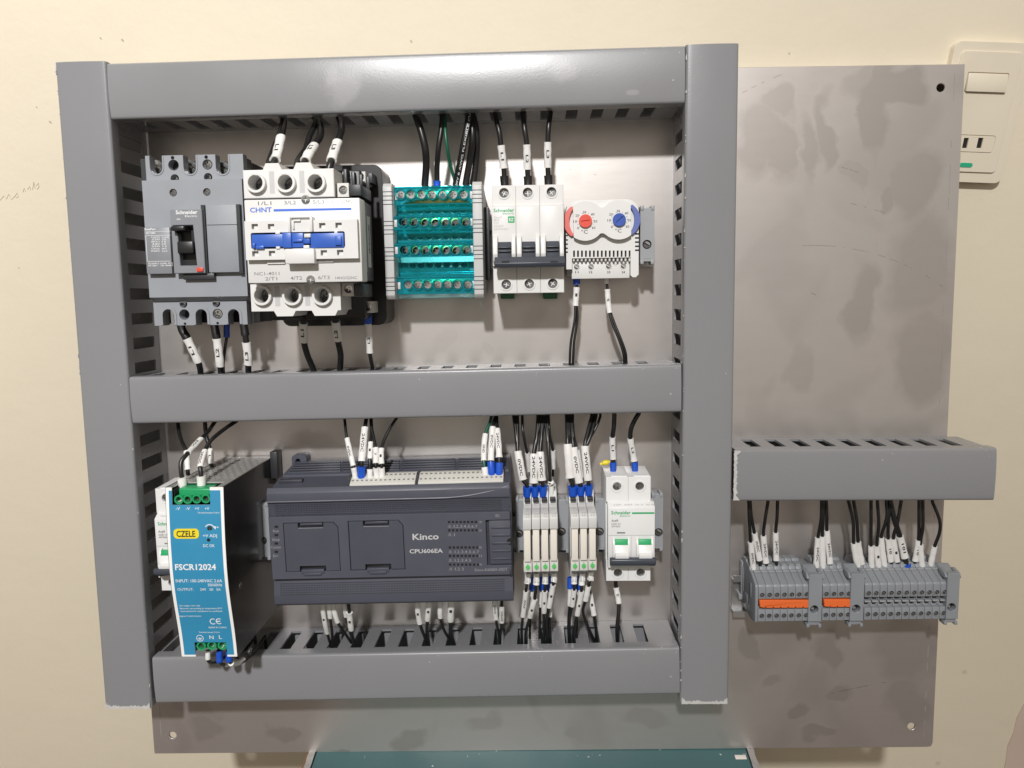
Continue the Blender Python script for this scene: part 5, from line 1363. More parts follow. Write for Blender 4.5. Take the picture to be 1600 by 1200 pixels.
# ================================================================== terminal strip on the right
TB_PROF = [(3, -250.2), (3, -216), (8, -210.6), (17, -210.2), (18, -212.2), (27, -213.0), (28, -215.4), (33, -216.4), (36, -217.8), (44.2, -221.2), (45, -222.6), (45, -232.2), (41.5, -232.6), (41.5, -240.2), (45, -240.6), (45, -250), (38, -252), (20, -251.6)]
def terminal(label, px, pxl, has_jumper, tilt):
    d = 45.0
    xc, zc = P(px, 940, d); sh = (px - 1225) * .0058 * -1
    D = Dev('terminal_block', label, 'terminal block', xc, zc, 0, 0, 'grey terminal blocks in the right hand strip')
    o = (zc + 235.0)
    o = tilt
    h = 2.74
    b = B(); b.prism([(dd, z + o) for dd, z in TB_PROF], xc - h + .03, xc + h - .06, .22); D.part('block_body', b, 'term')
    for zz_ in (-229.0, -245.6):
        b = B(); b.ring(xc, zz_ + o, 2.25, 1.75, 44.9, 45.5, 18, .15); D.part('screw_rim', b, 'term')
        b = B(); b.disc(xc, zz_ + o, 1.8, 44.95, 45.08, 14); D.part('screw_hole', b, 'dark')
        D.inst('terminal_screw', SCREW['slot', 'zinc'], xc - .25, 45.2, zz_ + o - .35, 1.25, random.uniform(.2, 1.4))
    b = B(); b.box(xc - 1.8, xc + 1.8, 22, 26.2, -213.2 + o, -212.2 + o, .2); D.part('entry_funnel', b, 'stop')
    b = B(); b.box(xc - h + .1, xc + h - .2, 29, 31, -216.3 + o, -215.2 + o, .2); D.part('marker_groove', b, 'stop')
    if not has_jumper:
        b = B(); b.box(xc - 1.7, xc + 1.6, 41.4, 41.66, -234.9 + o, -232.9 + o); b.box(xc - 1.5, xc + .9, 41.4, 41.66, -239.0 + o, -237.0 + o); D.part('jumper_socket', b, 'void')
        b = B(); b.box(xc - 2.3, xc + 2.4, 41.4, 44.2, -236.6 + o, -235.2 + o, .2); D.part('socket_bar', b, 'stop')
        b = B(); b.box(xc + 1.4, xc + 2.3, 41.45, 42.6, -239.2 + o, -237.2 + o, .15); D.part('socket_rib', b, 'stop')
tl = lambda px: (px - 1184) / 300 * 1.9 - .9
ordn = ('first', 'second', 'third', 'fourth', 'fifth', 'sixth', 'seventh', 'eighth', 'ninth', 'tenth', 'eleventh')
for i in range(7):
    px = 1190.6 + i * 11.58; terminal('grey terminal block, %s from left of the seven under the long orange jumper' % ordn[i], px, 0, True, tl(px))
for i in range(4):
    px = 1290.8 + i * 11.65; terminal('grey terminal block, %s from left of the four under the short orange jumper' % ordn[i], px, 0, True, tl(px))
for i in range(11):
    px = 1356.6 + i * 11.85; terminal('grey terminal block with open sockets, %s from left of the right hand eleven' % ordn[i], px, 0, False, tl(px))
for p0, n, lab in ((1190.6, 7, 'long orange jumper bridging seven grey terminal blocks'), (1290.8, 4, 'short orange jumper bridging four grey terminal blocks')):
    x0, z = P(p0, 940, 45); x1, _ = P(p0 + 11.6 * (n - 1), 940, 45); o = tl(p0 + 5.8 * n)
    D = Dev('jumper_bridge', lab, 'jumper', (x0 + x1) / 2, z)
    b = B(); st = (x1 - x0) / (n - 1); a = x0 - st / 2 + .4; e = x1 + st / 2 - .2
    out = [(a, -233.0 + o), (a + .8, -238.6 + o)]
    for k in range(n - 1):
        c = x0 + st * (k + .5); out += [(c - .75, -239.3 + o), (c - .1, -238.3 + o), (c + .5, -239.3 + o)]
    out += [(e - .2, -239.3 + o), (e, -238.4 + o), (e, -233.2 + o)]
    b.plate(out, [], 41.7, 46.4, .5); D.part('jumper_comb', b, 'orange', sharp=25)
    b = B(); b.box(a + .4, e - .3, 41.6, 41.68, -239.6 + o, -232.7 + o); D.part('jumper_shadow_gap', b, 'dark')
def strip_end(label, p0, p1, q0, q1, spx, spy):
    d = 47.0; x0, z = P(p0, 940, d); x1, _ = P(p1, 940, d)
    D = Dev('end_stop', label, 'end stop', (x0 + x1) / 2, z, 0, 0, 'grey end stops clamping the devices')
    x0, x1, z0, z1 = D.R(p0, p1, q0, q1, d)
    sx_, sz = D.P(spx, spy, d); zr = P(spx, 880, 12)[1]
    b = B(); b.prism([(4, z0 + 8), (4, zr + 1), (14, zr + 1.5), (30, z1 + 1.2), (41.5, z1 - 3), (41.5, z0 + 6), (24, z0 + 6)], x0 + .2, x1 - .2, .3); D.part('stop_body', b, 'term')
    b = B(); b.plate(rect(x0, x1, z0 + 4.8, z1 - 1), [circ(sx_, sz, 3.15, 22)], 41.6, d, .3); D.part('clamp_face', b, 'term', sharp=25)
    b = B(); b.disc(sx_, sz, 3.1, 41.55, 41.75, 14); D.part('screw_hole', b, 'dark'); D.inst('clamp_screw', SCREW['slot', 'zinc'], sx_ - .6, 42.6, sz - .7, 2.0, .8)
    b = B()
    for s in (x0 - 1.4, x1 - 1.4): b.prism([(36, z1 - 5.5), (36, z1 + .4), (44, z1 - 1), (46.8, z1 - 4), (45, z1 - 5.6)], s, s + 2.8, .5)
    D.part('top_hook', b, 'term')
    b = B(); b.box(x0 + .6, x1 - .6, 38, 45, z0 + 1.2, z0 + 4.9, .4)
    for s in (x0 - .6, x1 - 1.8): b.box(s, s + 2.4, 38, 46, z0 - .4, z0 + 2.6, .6)
    D.part('foot_hook', b, 'term')
strip_end('grey end stop with round screw hole between the two orange jumpers', 1263.5, 1284.5, 896, 981, 1272.5, 952.5)
strip_end('grey end stop with round screw hole right of the short orange jumper', 1329, 1350, 895, 980, 1338, 951.3)
strip_end('grey end stop closing the right end of the terminal strip', 1479.5, 1498.5, 894, 977, 1487, 949)
D = Dev('end_plate', 'thin dark grey end plate on the left end of the terminal strip', 'end plate', 164, -230)
b = B(); x, _ = P(1184.5, 940, 45); b.prism([(d, z * 1.0 - .9) for d, z in TB_PROF[:11]] + [(45.4, -233.4), (45.4, -251), (36, -253.4), (20, -252.4)], x - 2.2, x - .1, .3); D.part('plate_body', b, 'term')
b = B(); b.box(x - 2.7, x - 2.15, 16, 24, -246, -238, .3); b.box(x - 2.7, x - 2.15, 30, 34, -236, -225, .2); b.box(x - 2.7, x - 2.15, 8, 12, -240, -220, .2); D.part('plate_emboss', b, 'term')
b = B(); b.box(x - 3.4, x - 2.0, 2.5, 9, -243, -216, .5); b.box(x - 5, x - 1, 1.5, 8, -248.5, -243.5, .7); D.part('rail_foot', b, 'stop')
# ================================================================== wires
def catmull(pts, n=7):
    p = [pts[0] * 2 - pts[1]] + pts + [pts[-1] * 2 - pts[-2]]; out = []
    for i in range(1, len(p) - 2):
        for k in range(n):
            t = k / n; a, b_, c, d = p[i - 1], p[i], p[i + 1], p[i + 2]
            out.append(.5 * ((2 * b_) + (c - a) * t + (2 * a - 5 * b_ + 4 * c - d) * t * t + (3 * b_ - a - 3 * c + d) * t ** 3))
    out.append(pts[-1]); return out
def cut(curve, y0, y1):
    """part of a pixel-space curve lying between the heights y0 and y1"""
    lo_, hi_ = min(y0, y1), max(y0, y1); out = []
    for a, b_ in zip(curve, curve[1:]):
        seg = []
        for q in (lo_, hi_):
            if (a.y - q) * (b_.y - q) < 0: seg.append((q - a.y) / (b_.y - a.y))
        ts = [t for t in [0.0] + sorted(seg) + [1.0]]
        for t0, t1 in zip(ts, ts[1:]):
            m = a.lerp(b_, (t0 + t1) / 2)
            if lo_ <= m.y <= hi_:
                for t in (t0, t1):
                    v = a.lerp(b_, t)
                    if not out or (out[-1] - v).length > 1e-4: out.append(v)
            elif len(out) > 1: return out
    return out
def to3(c):
    r_ = []
    for v in c:
        x, z = P(v.x, v.y, v.z); r_.append(Vector((x, -v.z, z)))
    return r_
def wire(label, pts, r, sleeve=None, fer=None, txt='', ext=0, group=None, mat_='wire', sr=1.32, extra=(), name='control_wire', print_=None, flat=None):
    """pts: (px, py, d) from the terminal to the duct; sleeve: (y0, y1); fer: (colour, y_end, radius factor); ext: mm carried on inside the duct (+ up, - down)"""
    cpx = catmull([Vector(p) for p in pts])
    c3 = to3(cpx)
    if ext:
        e = c3[-1]; c3 = c3 + [e + Vector((0, .6, ext * .5)), e + Vector((0, 1.5, ext))]
    off = c3[0].copy()
    b = B(); b.tube(c3, r, 10)
    for q in extra:   # further conductors of the same marked pair
        b.tube(to3(catmull([Vector(p) for p in q])) + ([to3([Vector(q[-1])])[0] + Vector((0, 1, ext))] if ext else []), r, 8)
    me = b.mesh(name, off, 60); me.materials.append(M[mat_])
    o = bpy.data.objects.new(name, me); COL.objects.link(o)
    o.matrix_world = PANEL @ Matrix.Translation(off * MM)
    o['label'] = label; o['category'] = 'wire'
    if group: o['group'] = group
    def child(nm, b_, m, par=None, sharp=50):
        me_ = b_.mesh(nm, off, sharp); me_.materials.append(M[m]); q_ = bpy.data.objects.new(nm, me_); COL.objects.link(q_); q_.parent = par or o; return q_
    if sleeve:
        s3 = to3(cut(cpx, *sleeve))
        if len(s3) >= 2:
            # resample evenly
            L_ = [0]
            for a, c in zip(s3, s3[1:]): L_.append(L_[-1] + (c - a).length)
            tot = L_[-1]
            def at(u):
                u = max(0, min(tot, u))
                for i in range(len(L_) - 1):
                    if u <= L_[i + 1] + 1e-9: return s3[i].lerp(s3[i + 1], (u - L_[i]) / max(L_[i + 1] - L_[i], 1e-9))
                return s3[-1]
            n = 9; rs = r * sr; rng = random.Random(label)
            pp = [at(tot * i / (n - 1)) for i in range(n)]
            b = B(); bm = b.bm; prev = None; ph_ = rng.uniform(0, 6)
            w_end = rng.uniform(1.0, 1.14)
            for i, p in enumerate(pp):
                t = (pp[min(i + 1, n - 1)] - pp[max(i - 1, 0)]).normalized(); u = Vector((0, -1, 0)); u = (u - t * u.dot(t)).normalized(); w = t.cross(u)
                k = rs * (1 + .05 * math.sin(i * 1.9 + ph_)) * (w_end if i == 0 else 1)
                fl = .84
                ring = [bm.verts.new(p + u * math.cos(2 * math.pi * q / 12) * k * fl + w * math.sin(2 * math.pi * q / 12) * k * 1.08) for q in range(12)]
                if prev:
                    for q in range(12): bm.faces.new((prev[q], prev[(q + 1) % 12], ring[(q + 1) % 12], ring[q]))
                else: bm.faces.new(ring[::-1])
                prev = ring
            bm.faces.new(prev)
            sl = child('marker_sleeve', b, 'sleeve')
            if txt:
                vs, fs, a_, b__, c_, e_ = text_mesh(txt, True)
                ln = min(tot * .74, len(txt) * rs * 1.12); hh = rs * .70; u0 = tot * rng.uniform(.42, .58) - ln / 2
                kx = ln / max(b__ - a_, 1e-6); ky = hh / .70
                b = B(); q = []
                for (x, y) in vs:
                    uu = u0 + ln - (x - a_) * kx; vv = (y - .35) * ky      # reads down the sleeve
                    p = at(uu); t = (at(uu + .8) - at(uu - .8)).normalized(); f_ = Vector((0, -1, 0)); f_ = (f_ - t * f_.dot(t)).normalized(); w = t.cross(f_)
                    ang = vv / rs
                    q.append(b.bm.verts.new(p + f_ * (math.cos(ang) * rs * .84 * 1.06 + .10) + w * math.sin(ang) * rs * 1.10))
                for f_ in fs:
                    try: b.bm.faces.new([q[i] for i in f_])
                    except ValueError: pass
                child('marker_print', b, 'ink', sl)
    if fer:
        col, ye, k = fer
        s3 = to3(cut(cpx, pts[0][1], ye))
        if len(s3) >= 2:
            b = B(); b.tube(s3, r * k, 12, r * k * 1.10); child('ferrule', b, col)
    if print_:
        # white lettering repeated along the cable
        L_ = [0]
        for a, c in zip(c3, c3[1:]): L_.append(L_[-1] + (c - a).length)
        vs, fs, a_, b__, c_, e_ = text_mesh(print_, False); tot = L_[-1] * .92; kx = tot / (b__ - a_); b = B(); q = []
        def at2(u):
            for i in range(len(L_) - 1):
                if u <= L_[i + 1] + 1e-9: return c3[i].lerp(c3[i + 1], max(0, (u - L_[i]) / max(L_[i + 1] - L_[i], 1e-9)))
            return c3[-1]
        for (x, y) in vs:
            uu = (x - a_) * kx; p = at2(uu); t = (at2(min(uu + 1, tot)) - at2(max(uu - 1, 0))).normalized(); f_ = Vector((.35, -1, 0)); f_ = (f_ - t * f_.dot(t)).normalized(); w = t.cross(f_)
            ang = (y - .35) * 1.9 / r
            q.append(b.bm.verts.new(p + f_ * math.cos(ang) * (r + .06) - w * math.sin(ang) * (r + .06)))
        for f_ in fs:
            try: b.bm.faces.new([q[i] for i in f_])
            except ValueError: pass
        child('cable_print', b, 'ink_white')
    return o
BK, BL, CL = ('black', 'ferrule_blue', 'clear')
G1 = 'wires between top duct and contactor'
# --- contactor top
wire('thick black cable marked L1 entering the left top terminal of the contactor', [(424, 268, 78), (426, 258, 76), (432, 244, 66), (439, 214, 50), (443, 194, 38), (443, 180, 33)], 2.5, (250, 214), None, 'L1', 12, G1, name='power_cable')
wire('black cable running behind the marked one into the left top terminal of the contactor', [(418, 268, 72), (420, 254, 66), (428, 232, 50), (438, 205, 38), (444, 180, 31)], 2.1, None, None, '', 12, G1, name='power_cable')
wire('thick black cable marked L2 entering the middle top terminal of the contactor', [(470, 268, 78), (475, 256, 76), (482, 241, 68), (492, 226, 54), (500, 214, 46), (501, 200, 38), (495, 184, 32)], 2.5, (251, 227), None, 'L2', 12, G1, name='power_cable')
wire('black cable looping behind the middle top terminal of the contactor', [(462, 268, 72), (466, 250, 64), (478, 232, 50), (484, 212, 42), (492, 196, 36), (497, 180, 31)], 2.1, None, None, '', 12, G1, name='power_cable')
wire('thick black cable marked L3 entering the right top terminal of the contactor', [(513, 268, 78), (517, 254, 76), (521, 240, 68), (528, 220, 54), (533, 206, 46), (533, 194, 38), (528, 180, 32)], 2.5, (251, 222), None, 'L3', 12, G1, name='power_cable')
# --- teal block top
G2 = 'cables from top duct to teal block'
wire('thick black cable curving into the teal block, leftmost of its five cables', [(664, 296, 26), (664, 286, 26), (666, 256, 30), (664, 230, 34), (657, 202, 34), (648, 176, 32)], 2.7, None, None, '', 12, G2, name='power_cable')
wire('thin black cable with blue ferrule entering the teal block', [(683, 294, 26), (683, 284, 26), (683, 262, 29), (685, 232, 34), (689, 205, 34), (692, 175, 32)], 2.0, None, (BL, 282, 1.25), '', 12, G2, name='power_cable')
wire('green earth wire curving into the teal block between black cables', [(714, 294, 26), (710, 280, 27), (703, 255, 31), (699, 232, 36), (696, 208, 36), (695, 178, 31)], 1.25, None, None, '', 12, G2, 'wire_green', name='earth_wire')
wire('black cable with white printed lettering entering the teal block', [(711, 296, 28), (713, 284, 28), (719, 255, 33), (725, 222, 38), (730, 198, 38), (733, 176, 34)], 2.5, None, None, '', 12, G2, name='power_cable', print_='600V 8 AWG FLEXIBLE CU 105')
wire('plain black cable right beside the printed one at the teal block', [(727, 296, 25), (728, 285, 25), (734, 250, 28), (738, 220, 33), (738, 198, 33), (735, 176, 31)], 2.5, None, None, '', 12, G2, name='power_cable')
wire('black cable entering the teal block, rightmost of its five cables', [(738, 296, 22), (740, 284, 22), (744, 250, 24), (745, 222, 28), (743, 198, 29), (738, 176, 28)], 2.5, None, None, '', 12, G2, name='power_cable')
# --- three pole breaker top
G3 = 'marked wires on the three pole breaker'
wire('black wire marked L1 on the left pole of the three pole breaker', [(789, 292, 32), (788, 280, 32), (787, 263, 33), (783, 228, 36), (780, 206, 37), (776, 190, 35), (773, 172, 33)], 1.95, (263, 227), (BK, 275, 1.5), 'L1', 12, G3)
wire('black wire marked L2 on the middle pole of the three pole breaker', [(825, 292, 32), (825, 280, 32), (824, 265, 33), (823, 226, 36), (820, 204, 37), (818, 188, 35), (816, 171, 33)], 1.95, (265, 226), (BK, 275, 1.5), 'L2', 12, G3)
wire('black wire marked L3 on the right pole of the three pole breaker', [(857, 292, 32), (857, 280, 32), (856, 262, 33), (856, 222, 36), (857, 200, 37), (859, 184, 35), (861, 169, 33)], 1.95, (262, 222), (BK, 274, 1.5), 'L3', 12, G3)
# --- moulded case breaker bottom
G4 = 'wires under the grey moulded breaker'
wire('black wire marked L1 with black ferrule under the grey moulded breaker', [(282, 505, 38), (285, 516, 38), (293, 530, 38), (302, 549, 36), (310, 566, 33), (313, 577, 30)], 2.3, (529, 566), (BK, 528, 1.25), 'L1', -12, G4)
wire('black wire marked L2 with black ferrule under the grey moulded breaker', [(334, 505, 38), (336, 514, 38), (339, 530, 38), (342, 552, 36), (344, 572, 33), (345, 579, 30)], 2.3, (529, 572), (BK, 528, 1.25), 'L2', -12, G4)
wire('thin black wire with blue ferrule under the grey moulded breaker', [(355, 505, 30), (354, 516, 30), (354, 528, 30), (351, 548, 30), (349, 565, 29), (349, 578, 27)], 1.15, None, (BL, 527, 1.9), '', -12, G4)
wire('black wire marked L3 with black ferrule under the grey moulded breaker', [(380, 503, 38), (382, 514, 38), (384, 528, 38), (387, 552, 36), (388, 569, 33), (388, 578, 30)], 2.3, (535, 569), (BK, 524, 1.25), 'L3', -12, G4)
# --- contactor bottom
G5 = 'wires leaving the contactor downwards'
wire('black cable with a pale marker leaving the middle bottom terminal of the contactor', [(473, 482, 60), (474, 496, 58), (474, 510, 54), (475, 534, 48), (480, 554, 42), (485, 566, 36), (490, 578, 31)], 2.3, (504, 534), None, 'L1', -12, G5, name='power_cable')
wire('black cable with a pale marker leaving the right bottom terminal of the contactor', [(521, 480, 60), (523, 494, 58), (525, 508, 54), (528, 532, 48), (532, 552, 42), (532, 566, 36), (531, 578, 31)], 2.3, (502, 532), None, 'L2', -12, G5, name='power_cable')
wire('thin wire with blue ferrule under the coil terminal of the contactor', [(574, 488, 42), (575, 494, 42), (575, 506, 41), (577, 530, 38), (578, 552, 35), (580, 564, 32), (582, 574, 29)], 1.5, (505, 551), (BL, 505, 1.9), 'L2', -12, G5, sr=1.6)
# --- thermostat bottom
G6 = 'wires under the thermostat'
wire('pair of black wires with blue ferrule under thermostat terminal eleven', [(901, 431, 26), (901, 442, 26), (901, 450, 26), (899, 478, 27), (898, 500, 28), (892, 535, 29), (890, 570, 28)], 1.0, (449, 478), (BL, 444, 2.5), '1', -12, G6, sr=2.2, extra=([(901, 476, 26), (902, 500, 26), (897, 535, 27), (895, 570, 26)],))
wire('single black wire with white ferrule under thermostat terminal twenty three', [(948, 430, 26), (948, 440, 26), (949, 452, 26), (951, 478, 27), (956, 503, 29), (967, 530, 31), (974, 552, 31), (976, 570, 28)], 1.05, (452, 489), (CL, 443, 1.9), '5', -12, G6, sr=1.9, extra=([(953, 486, 26), (961, 508, 28), (970, 530, 30), (977, 550, 30), (979, 569, 26)],))
# --- power supply top
G7 = 'wires on top of the power supply'
wire('black wire with slanted marker on the left output of the power supply', [(285, 766, 92), (285, 752, 92), (283, 738, 92), (283, 722, 90), (291, 711, 86), (300, 701, 76), (312, 688, 64), (324, 676, 50), (338, 656, 36)], 1.55, (708, 686), (CL, 746, 1.9), '0VDC', 12, G7)
wire('black wire with upright marker on the third output of the power supply', [(315, 766, 92), (315, 752, 92), (314, 740, 92), (313, 728, 90), (316, 716, 84), (321, 702, 76), (330, 688, 64), (346, 674, 50), (372, 656, 36)], 1.55, (730, 704), (CL, 744, 1.9), '24VDC', 12, G7)
wire('black wire with hanging marker behind the left output of the power supply', [(294, 742, 62), (293, 732, 62), (291, 706, 56), (284, 690, 48), (280, 676, 42), (277, 654, 34)], 1.5, (734, 705), None, '', 12, G7)
wire('black wire with short marker at the back of the power supply', [(331, 732, 40), (330, 722, 40), (328, 702, 38), (323, 684, 36), (321, 670, 35), (320, 652, 33)], 1.6, (724, 701), None, 'L', 12, G7)
# --- controller top
G8 = 'marked wires on the controller inputs'
wire('leftmost marked wire on top of the controller, leaning left', [(555, 748, 57), (554, 738, 57), (552, 728, 57), (547, 706, 52), (542, 684, 46), (540, 670, 42), (538, 650, 34)], 1.1, (728, 685), (CL, 731, 1.9), '0VDC', 12, G8, sr=1.75)
wire('wide double marker with blue ferrule on top of the controller', [(565, 748, 57), (565, 738, 57), (565, 722, 57), (567, 700, 52), (570, 670, 46), (573, 650, 36)], 1.5, (721, 668), (BL, 729, 1.9), '24VDC', 12, G8, sr=1.7)
wire('marked wire right of the wide double marker on the controller', [(578, 748, 57), (578, 736, 57), (578, 718, 55), (579, 692, 48), (580, 674, 42), (579, 650, 35)], 1.15, (717, 691), (CL, 733, 1.8), '1', 12, G8, sr=1.6)
wire('short marked wire, fourth from the left on top of the controller', [(589, 748, 57), (588, 738, 57), (587, 724, 57), (587, 700, 50), (583, 680, 44), (581, 668, 40), (580, 650, 33)], 1.15, (724, 700), (CL, 731, 1.8), '7', 12, G8, sr=1.7)
wire('marked wire bending right away from the left group on the controller', [(597, 748, 57), (597, 738, 57), (596, 724, 57), (596, 702, 50), (601, 686, 45), (610, 668, 40), (622, 650, 34)], 1.15, (725, 701), (CL, 731, 1.8), '1', 12, G8, sr=1.7)
wire('green earth wire with long marker on the right end of the controller', [(759, 746, 57), (758, 736, 57), (756, 720, 55), (756, 700, 50), (759, 676, 44), (765, 662, 40), (768, 650, 34)], 1.25, (720, 678), (CL, 730, 1.8), 'GND', 12, G8, 'wire_green', sr=1.6, name='earth_wire')
wire('marked black wire with blue ferrule, second from the right on the controller', [(769, 746, 57), (768, 736, 57), (767, 720, 55), (768, 698, 50), (770, 668, 44), (774, 650, 36)], 1.35, (720, 667), (BL, 722, 2.0), '0VDC', 12, G8, sr=1.65)
wire('marked black wire with blue ferrule at the right end of the controller', [(780, 746, 57), (780, 736, 57), (780, 716, 55), (779, 694, 50), (777, 672, 44), (776, 650, 36)], 1.35, (715, 670), (BL, 723, 2.0), '24VDC', 12, G8, sr=1.6)
# --- slim relays and two pole breaker, top
G9 = 'marked wires on top of the slim relays'
def relay_top(label, x, y, sl, top, txt, fer=BL, side=None, rr=1.5):
    sx0, sy0, sx1, sy1 = sl
    tx, ty = top
    ex = ()
    if side:
        ex = ([(sx1, sy1 + 4, 46), ((sx1 + side) / 2 + 1, (sy1 + 660) / 2, 42), (side, 650, 34)],)
    wire(label, [(x, y + 8, 46), (x, y - 3, 47), (x - .6, y - 12, 48), (sx0, sy0, 48), ((sx0 + sx1) / 2, (sy0 + sy1) / 2, 48), (sx1, sy1, 46), ((sx1 * 2 + tx) / 3, sy1 - (sy1 - ty) * .4, 42), (tx, ty, 34)], rr, (sy0, sy1), (fer, y - 8, 1.9 if fer == BL else 1.5), txt, 12, G9, sr=1.85 if rr > 1.3 else 2.0, extra=ex)
relay_top('marked wire bundle on the first slim relay of the group of four', 823.5, 769, (817, 749, 809, 705), (808, 650), '0VDC', side=803)
relay_top('marked wire bundle on the second slim relay of the group of four', 836, 768, (834, 754, 834, 709), (846, 650), '24VDC', side=841)
relay_top('marked wire bundle on the third slim relay of the group of four', 848.5, 768, (847, 750, 844, 706), (850, 650), '24VDC', side=846)
relay_top('marked wire with clear ferrule on the last slim relay of the group of four', 861.5, 767, (860, 755, 857, 705), (855, 650), '24VDC', CL, side=851, rr=1.25)
wire('thin wire with a short marker hanging behind the first four relays', [(829, 744, 30), (827, 730, 32), (824, 709, 36), (820, 690, 38), (817, 672, 38), (816, 650, 32)], 1.1, (736, 708), None, '', 12, G9, sr=1.7)
wire('thin wire with marker tucked behind the last relay of four', [(864, 744, 30), (864, 728, 32), (864, 705, 36), (860, 685, 38), (858, 668, 38), (857, 650, 32)], 1.1, (732, 704), None, '', 12, G9, sr=1.7)
relay_top('marked wire on the first slim relay of the group of three', 895, 768, (891, 746, 887, 694), (886, 650), '', side=889, rr=1.7)
relay_top('marked wire on the middle slim relay of the group of three', 907.5, 768, (905, 754, 896, 699), (890, 650), '0VDC', side=893)
relay_top('marked wire on the last slim relay of the group of three', 920, 766, (919, 750, 914, 697), (925, 650), '24VDC', side=931)
wire('thin wire with a marker half hidden between first and middle relay of three', [(908, 750, 42), (907, 738, 42), (902, 704, 42), (897, 684, 40), (895, 668, 38), (895, 650, 33)], 1.1, (746, 703), None, '24VDC', 12, G9, sr=1.7)
wire('thin black wire bending right above the group of three relays', [(915, 702, 42), (919, 690, 41), (928, 674, 39), (934, 662, 37), (938, 650, 33)], 1.05, None, None, '', 12, G9)
G10 = 'marked wires on top of the two pole breaker'
wire('black wire marked L1 with blue ferrule on the white two pole breaker', [(958, 738, 26), (958, 728, 26), (958, 718, 26), (957, 700, 28), (957, 683, 30), (959, 668, 32), (960, 650, 32)], 1.75, (717, 683), (BL, 722, 1.35), 'L1', 12, G10)
wire('black wire marked L2 with blue ferrule on the white two pole breaker', [(992, 738, 26), (992, 728, 26), (991, 720, 26), (988, 702, 28), (985, 685, 30), (986, 670, 32), (992, 656, 33), (998, 646, 32)], 1.75, (720, 685), (BL, 722, 1.35), 'L2', 12, G10)
x_, z_ = P(947, 724, 22)
D = Dev('terminal_plug', 'small yellow plug on top of the white two pole breaker', 'plug', x_, z_, 22)
b = B(); b.tube([Vector((x_ - 2.6, -22, z_ + .4)), Vector((x_ + 1.2, -22, z_ + .9))], 1.9, 12, 2.3); b.box(x_ + 1.3, x_ + 3.8, 20.5, 23.5, z_ + .2, z_ + 2.4, .4); D.part('cap_body', b, 'yellow')
b = B(); b.tube([Vector((x_ - 4.6, -22, z_ - .8)), Vector((x_ - 2.7, -22, z_ + .3))], 1.2, 10); D.part('cap_tip', b, 'yellow')
# --- controller bottom
G11 = 'marked wires under the controller'
for lab, pts, sl, r_, t, ex in (
    ('long marked wire, leftmost below the controller', [(503, 930, 56), (504, 950, 54), (508, 975, 48), (512, 992, 40), (518, 1012, 31)], (932, 989), 1.1, '1', None),
    ('short marked wire, second from left below the controller', [(513, 930, 56), (514, 948, 54), (516, 966, 50), (519, 990, 40), (519, 1012, 30)], (932, 965), 1.1, '', None),
    ('marked wire slanting right below the controller, third from left', [(519, 930, 56), (521, 948, 54), (527, 971, 50), (540, 991, 40), (554, 1012, 30)], (932, 972), 1.1, '', None),
    ('short marked wire, fourth from left below the controller', [(538, 930, 54), (539, 948, 52), (541, 963, 48), (548, 990, 40), (555, 1011, 31)], (932, 963), 1.1, '', None),
    ('marked wire with bare black top below the controller doors', [(544, 930, 58), (545, 948, 56), (548, 978, 48), (551, 996, 40), (557, 1012, 31)], (957, 984), 1.3, '1', None),
    ('long marked wire below the right door of the controller', [(651, 930, 56), (652, 948, 54), (656, 974, 48), (663, 994, 40), (669, 1010, 31)], (932, 974), 1.2, '1', None),
    ('marked wire crossing beside the long one below the right door', [(671, 930, 56), (670, 948, 54), (668, 970, 48), (667, 990, 40), (670, 1010, 31)], (932, 969), 1.25, '1', None),
    ('short marked wire below the controller model name', [(688, 930, 56), (688, 945, 54), (688, 965, 50), (695, 987, 40), (709, 1008, 31)], (932, 965), 1.1, '', None),
    ('wide marked wire below the controller model name', [(706, 930, 56), (705, 948, 54), (704, 970, 48), (705, 988, 40), (709, 1008, 31)], (932, 970), 1.5, '1', None),
    ('marked wire with printed sleeve near the right lower edge of the controller', [(773, 928, 56), (773, 944, 54), (775, 968, 48), (779, 990, 40), (781, 1008, 31)], (930, 967), 1.1, '0VDC', None),
    ('last marked wire below the right lower edge of the controller', [(784, 928, 56), (784, 944, 55), (784, 972, 48), (782, 990, 40), (781, 1008, 30)], (947, 972), 1.15, '24VDC', None)):
    wire(lab, pts, r_, sl, None, t, -12, G11, sr=1.65)
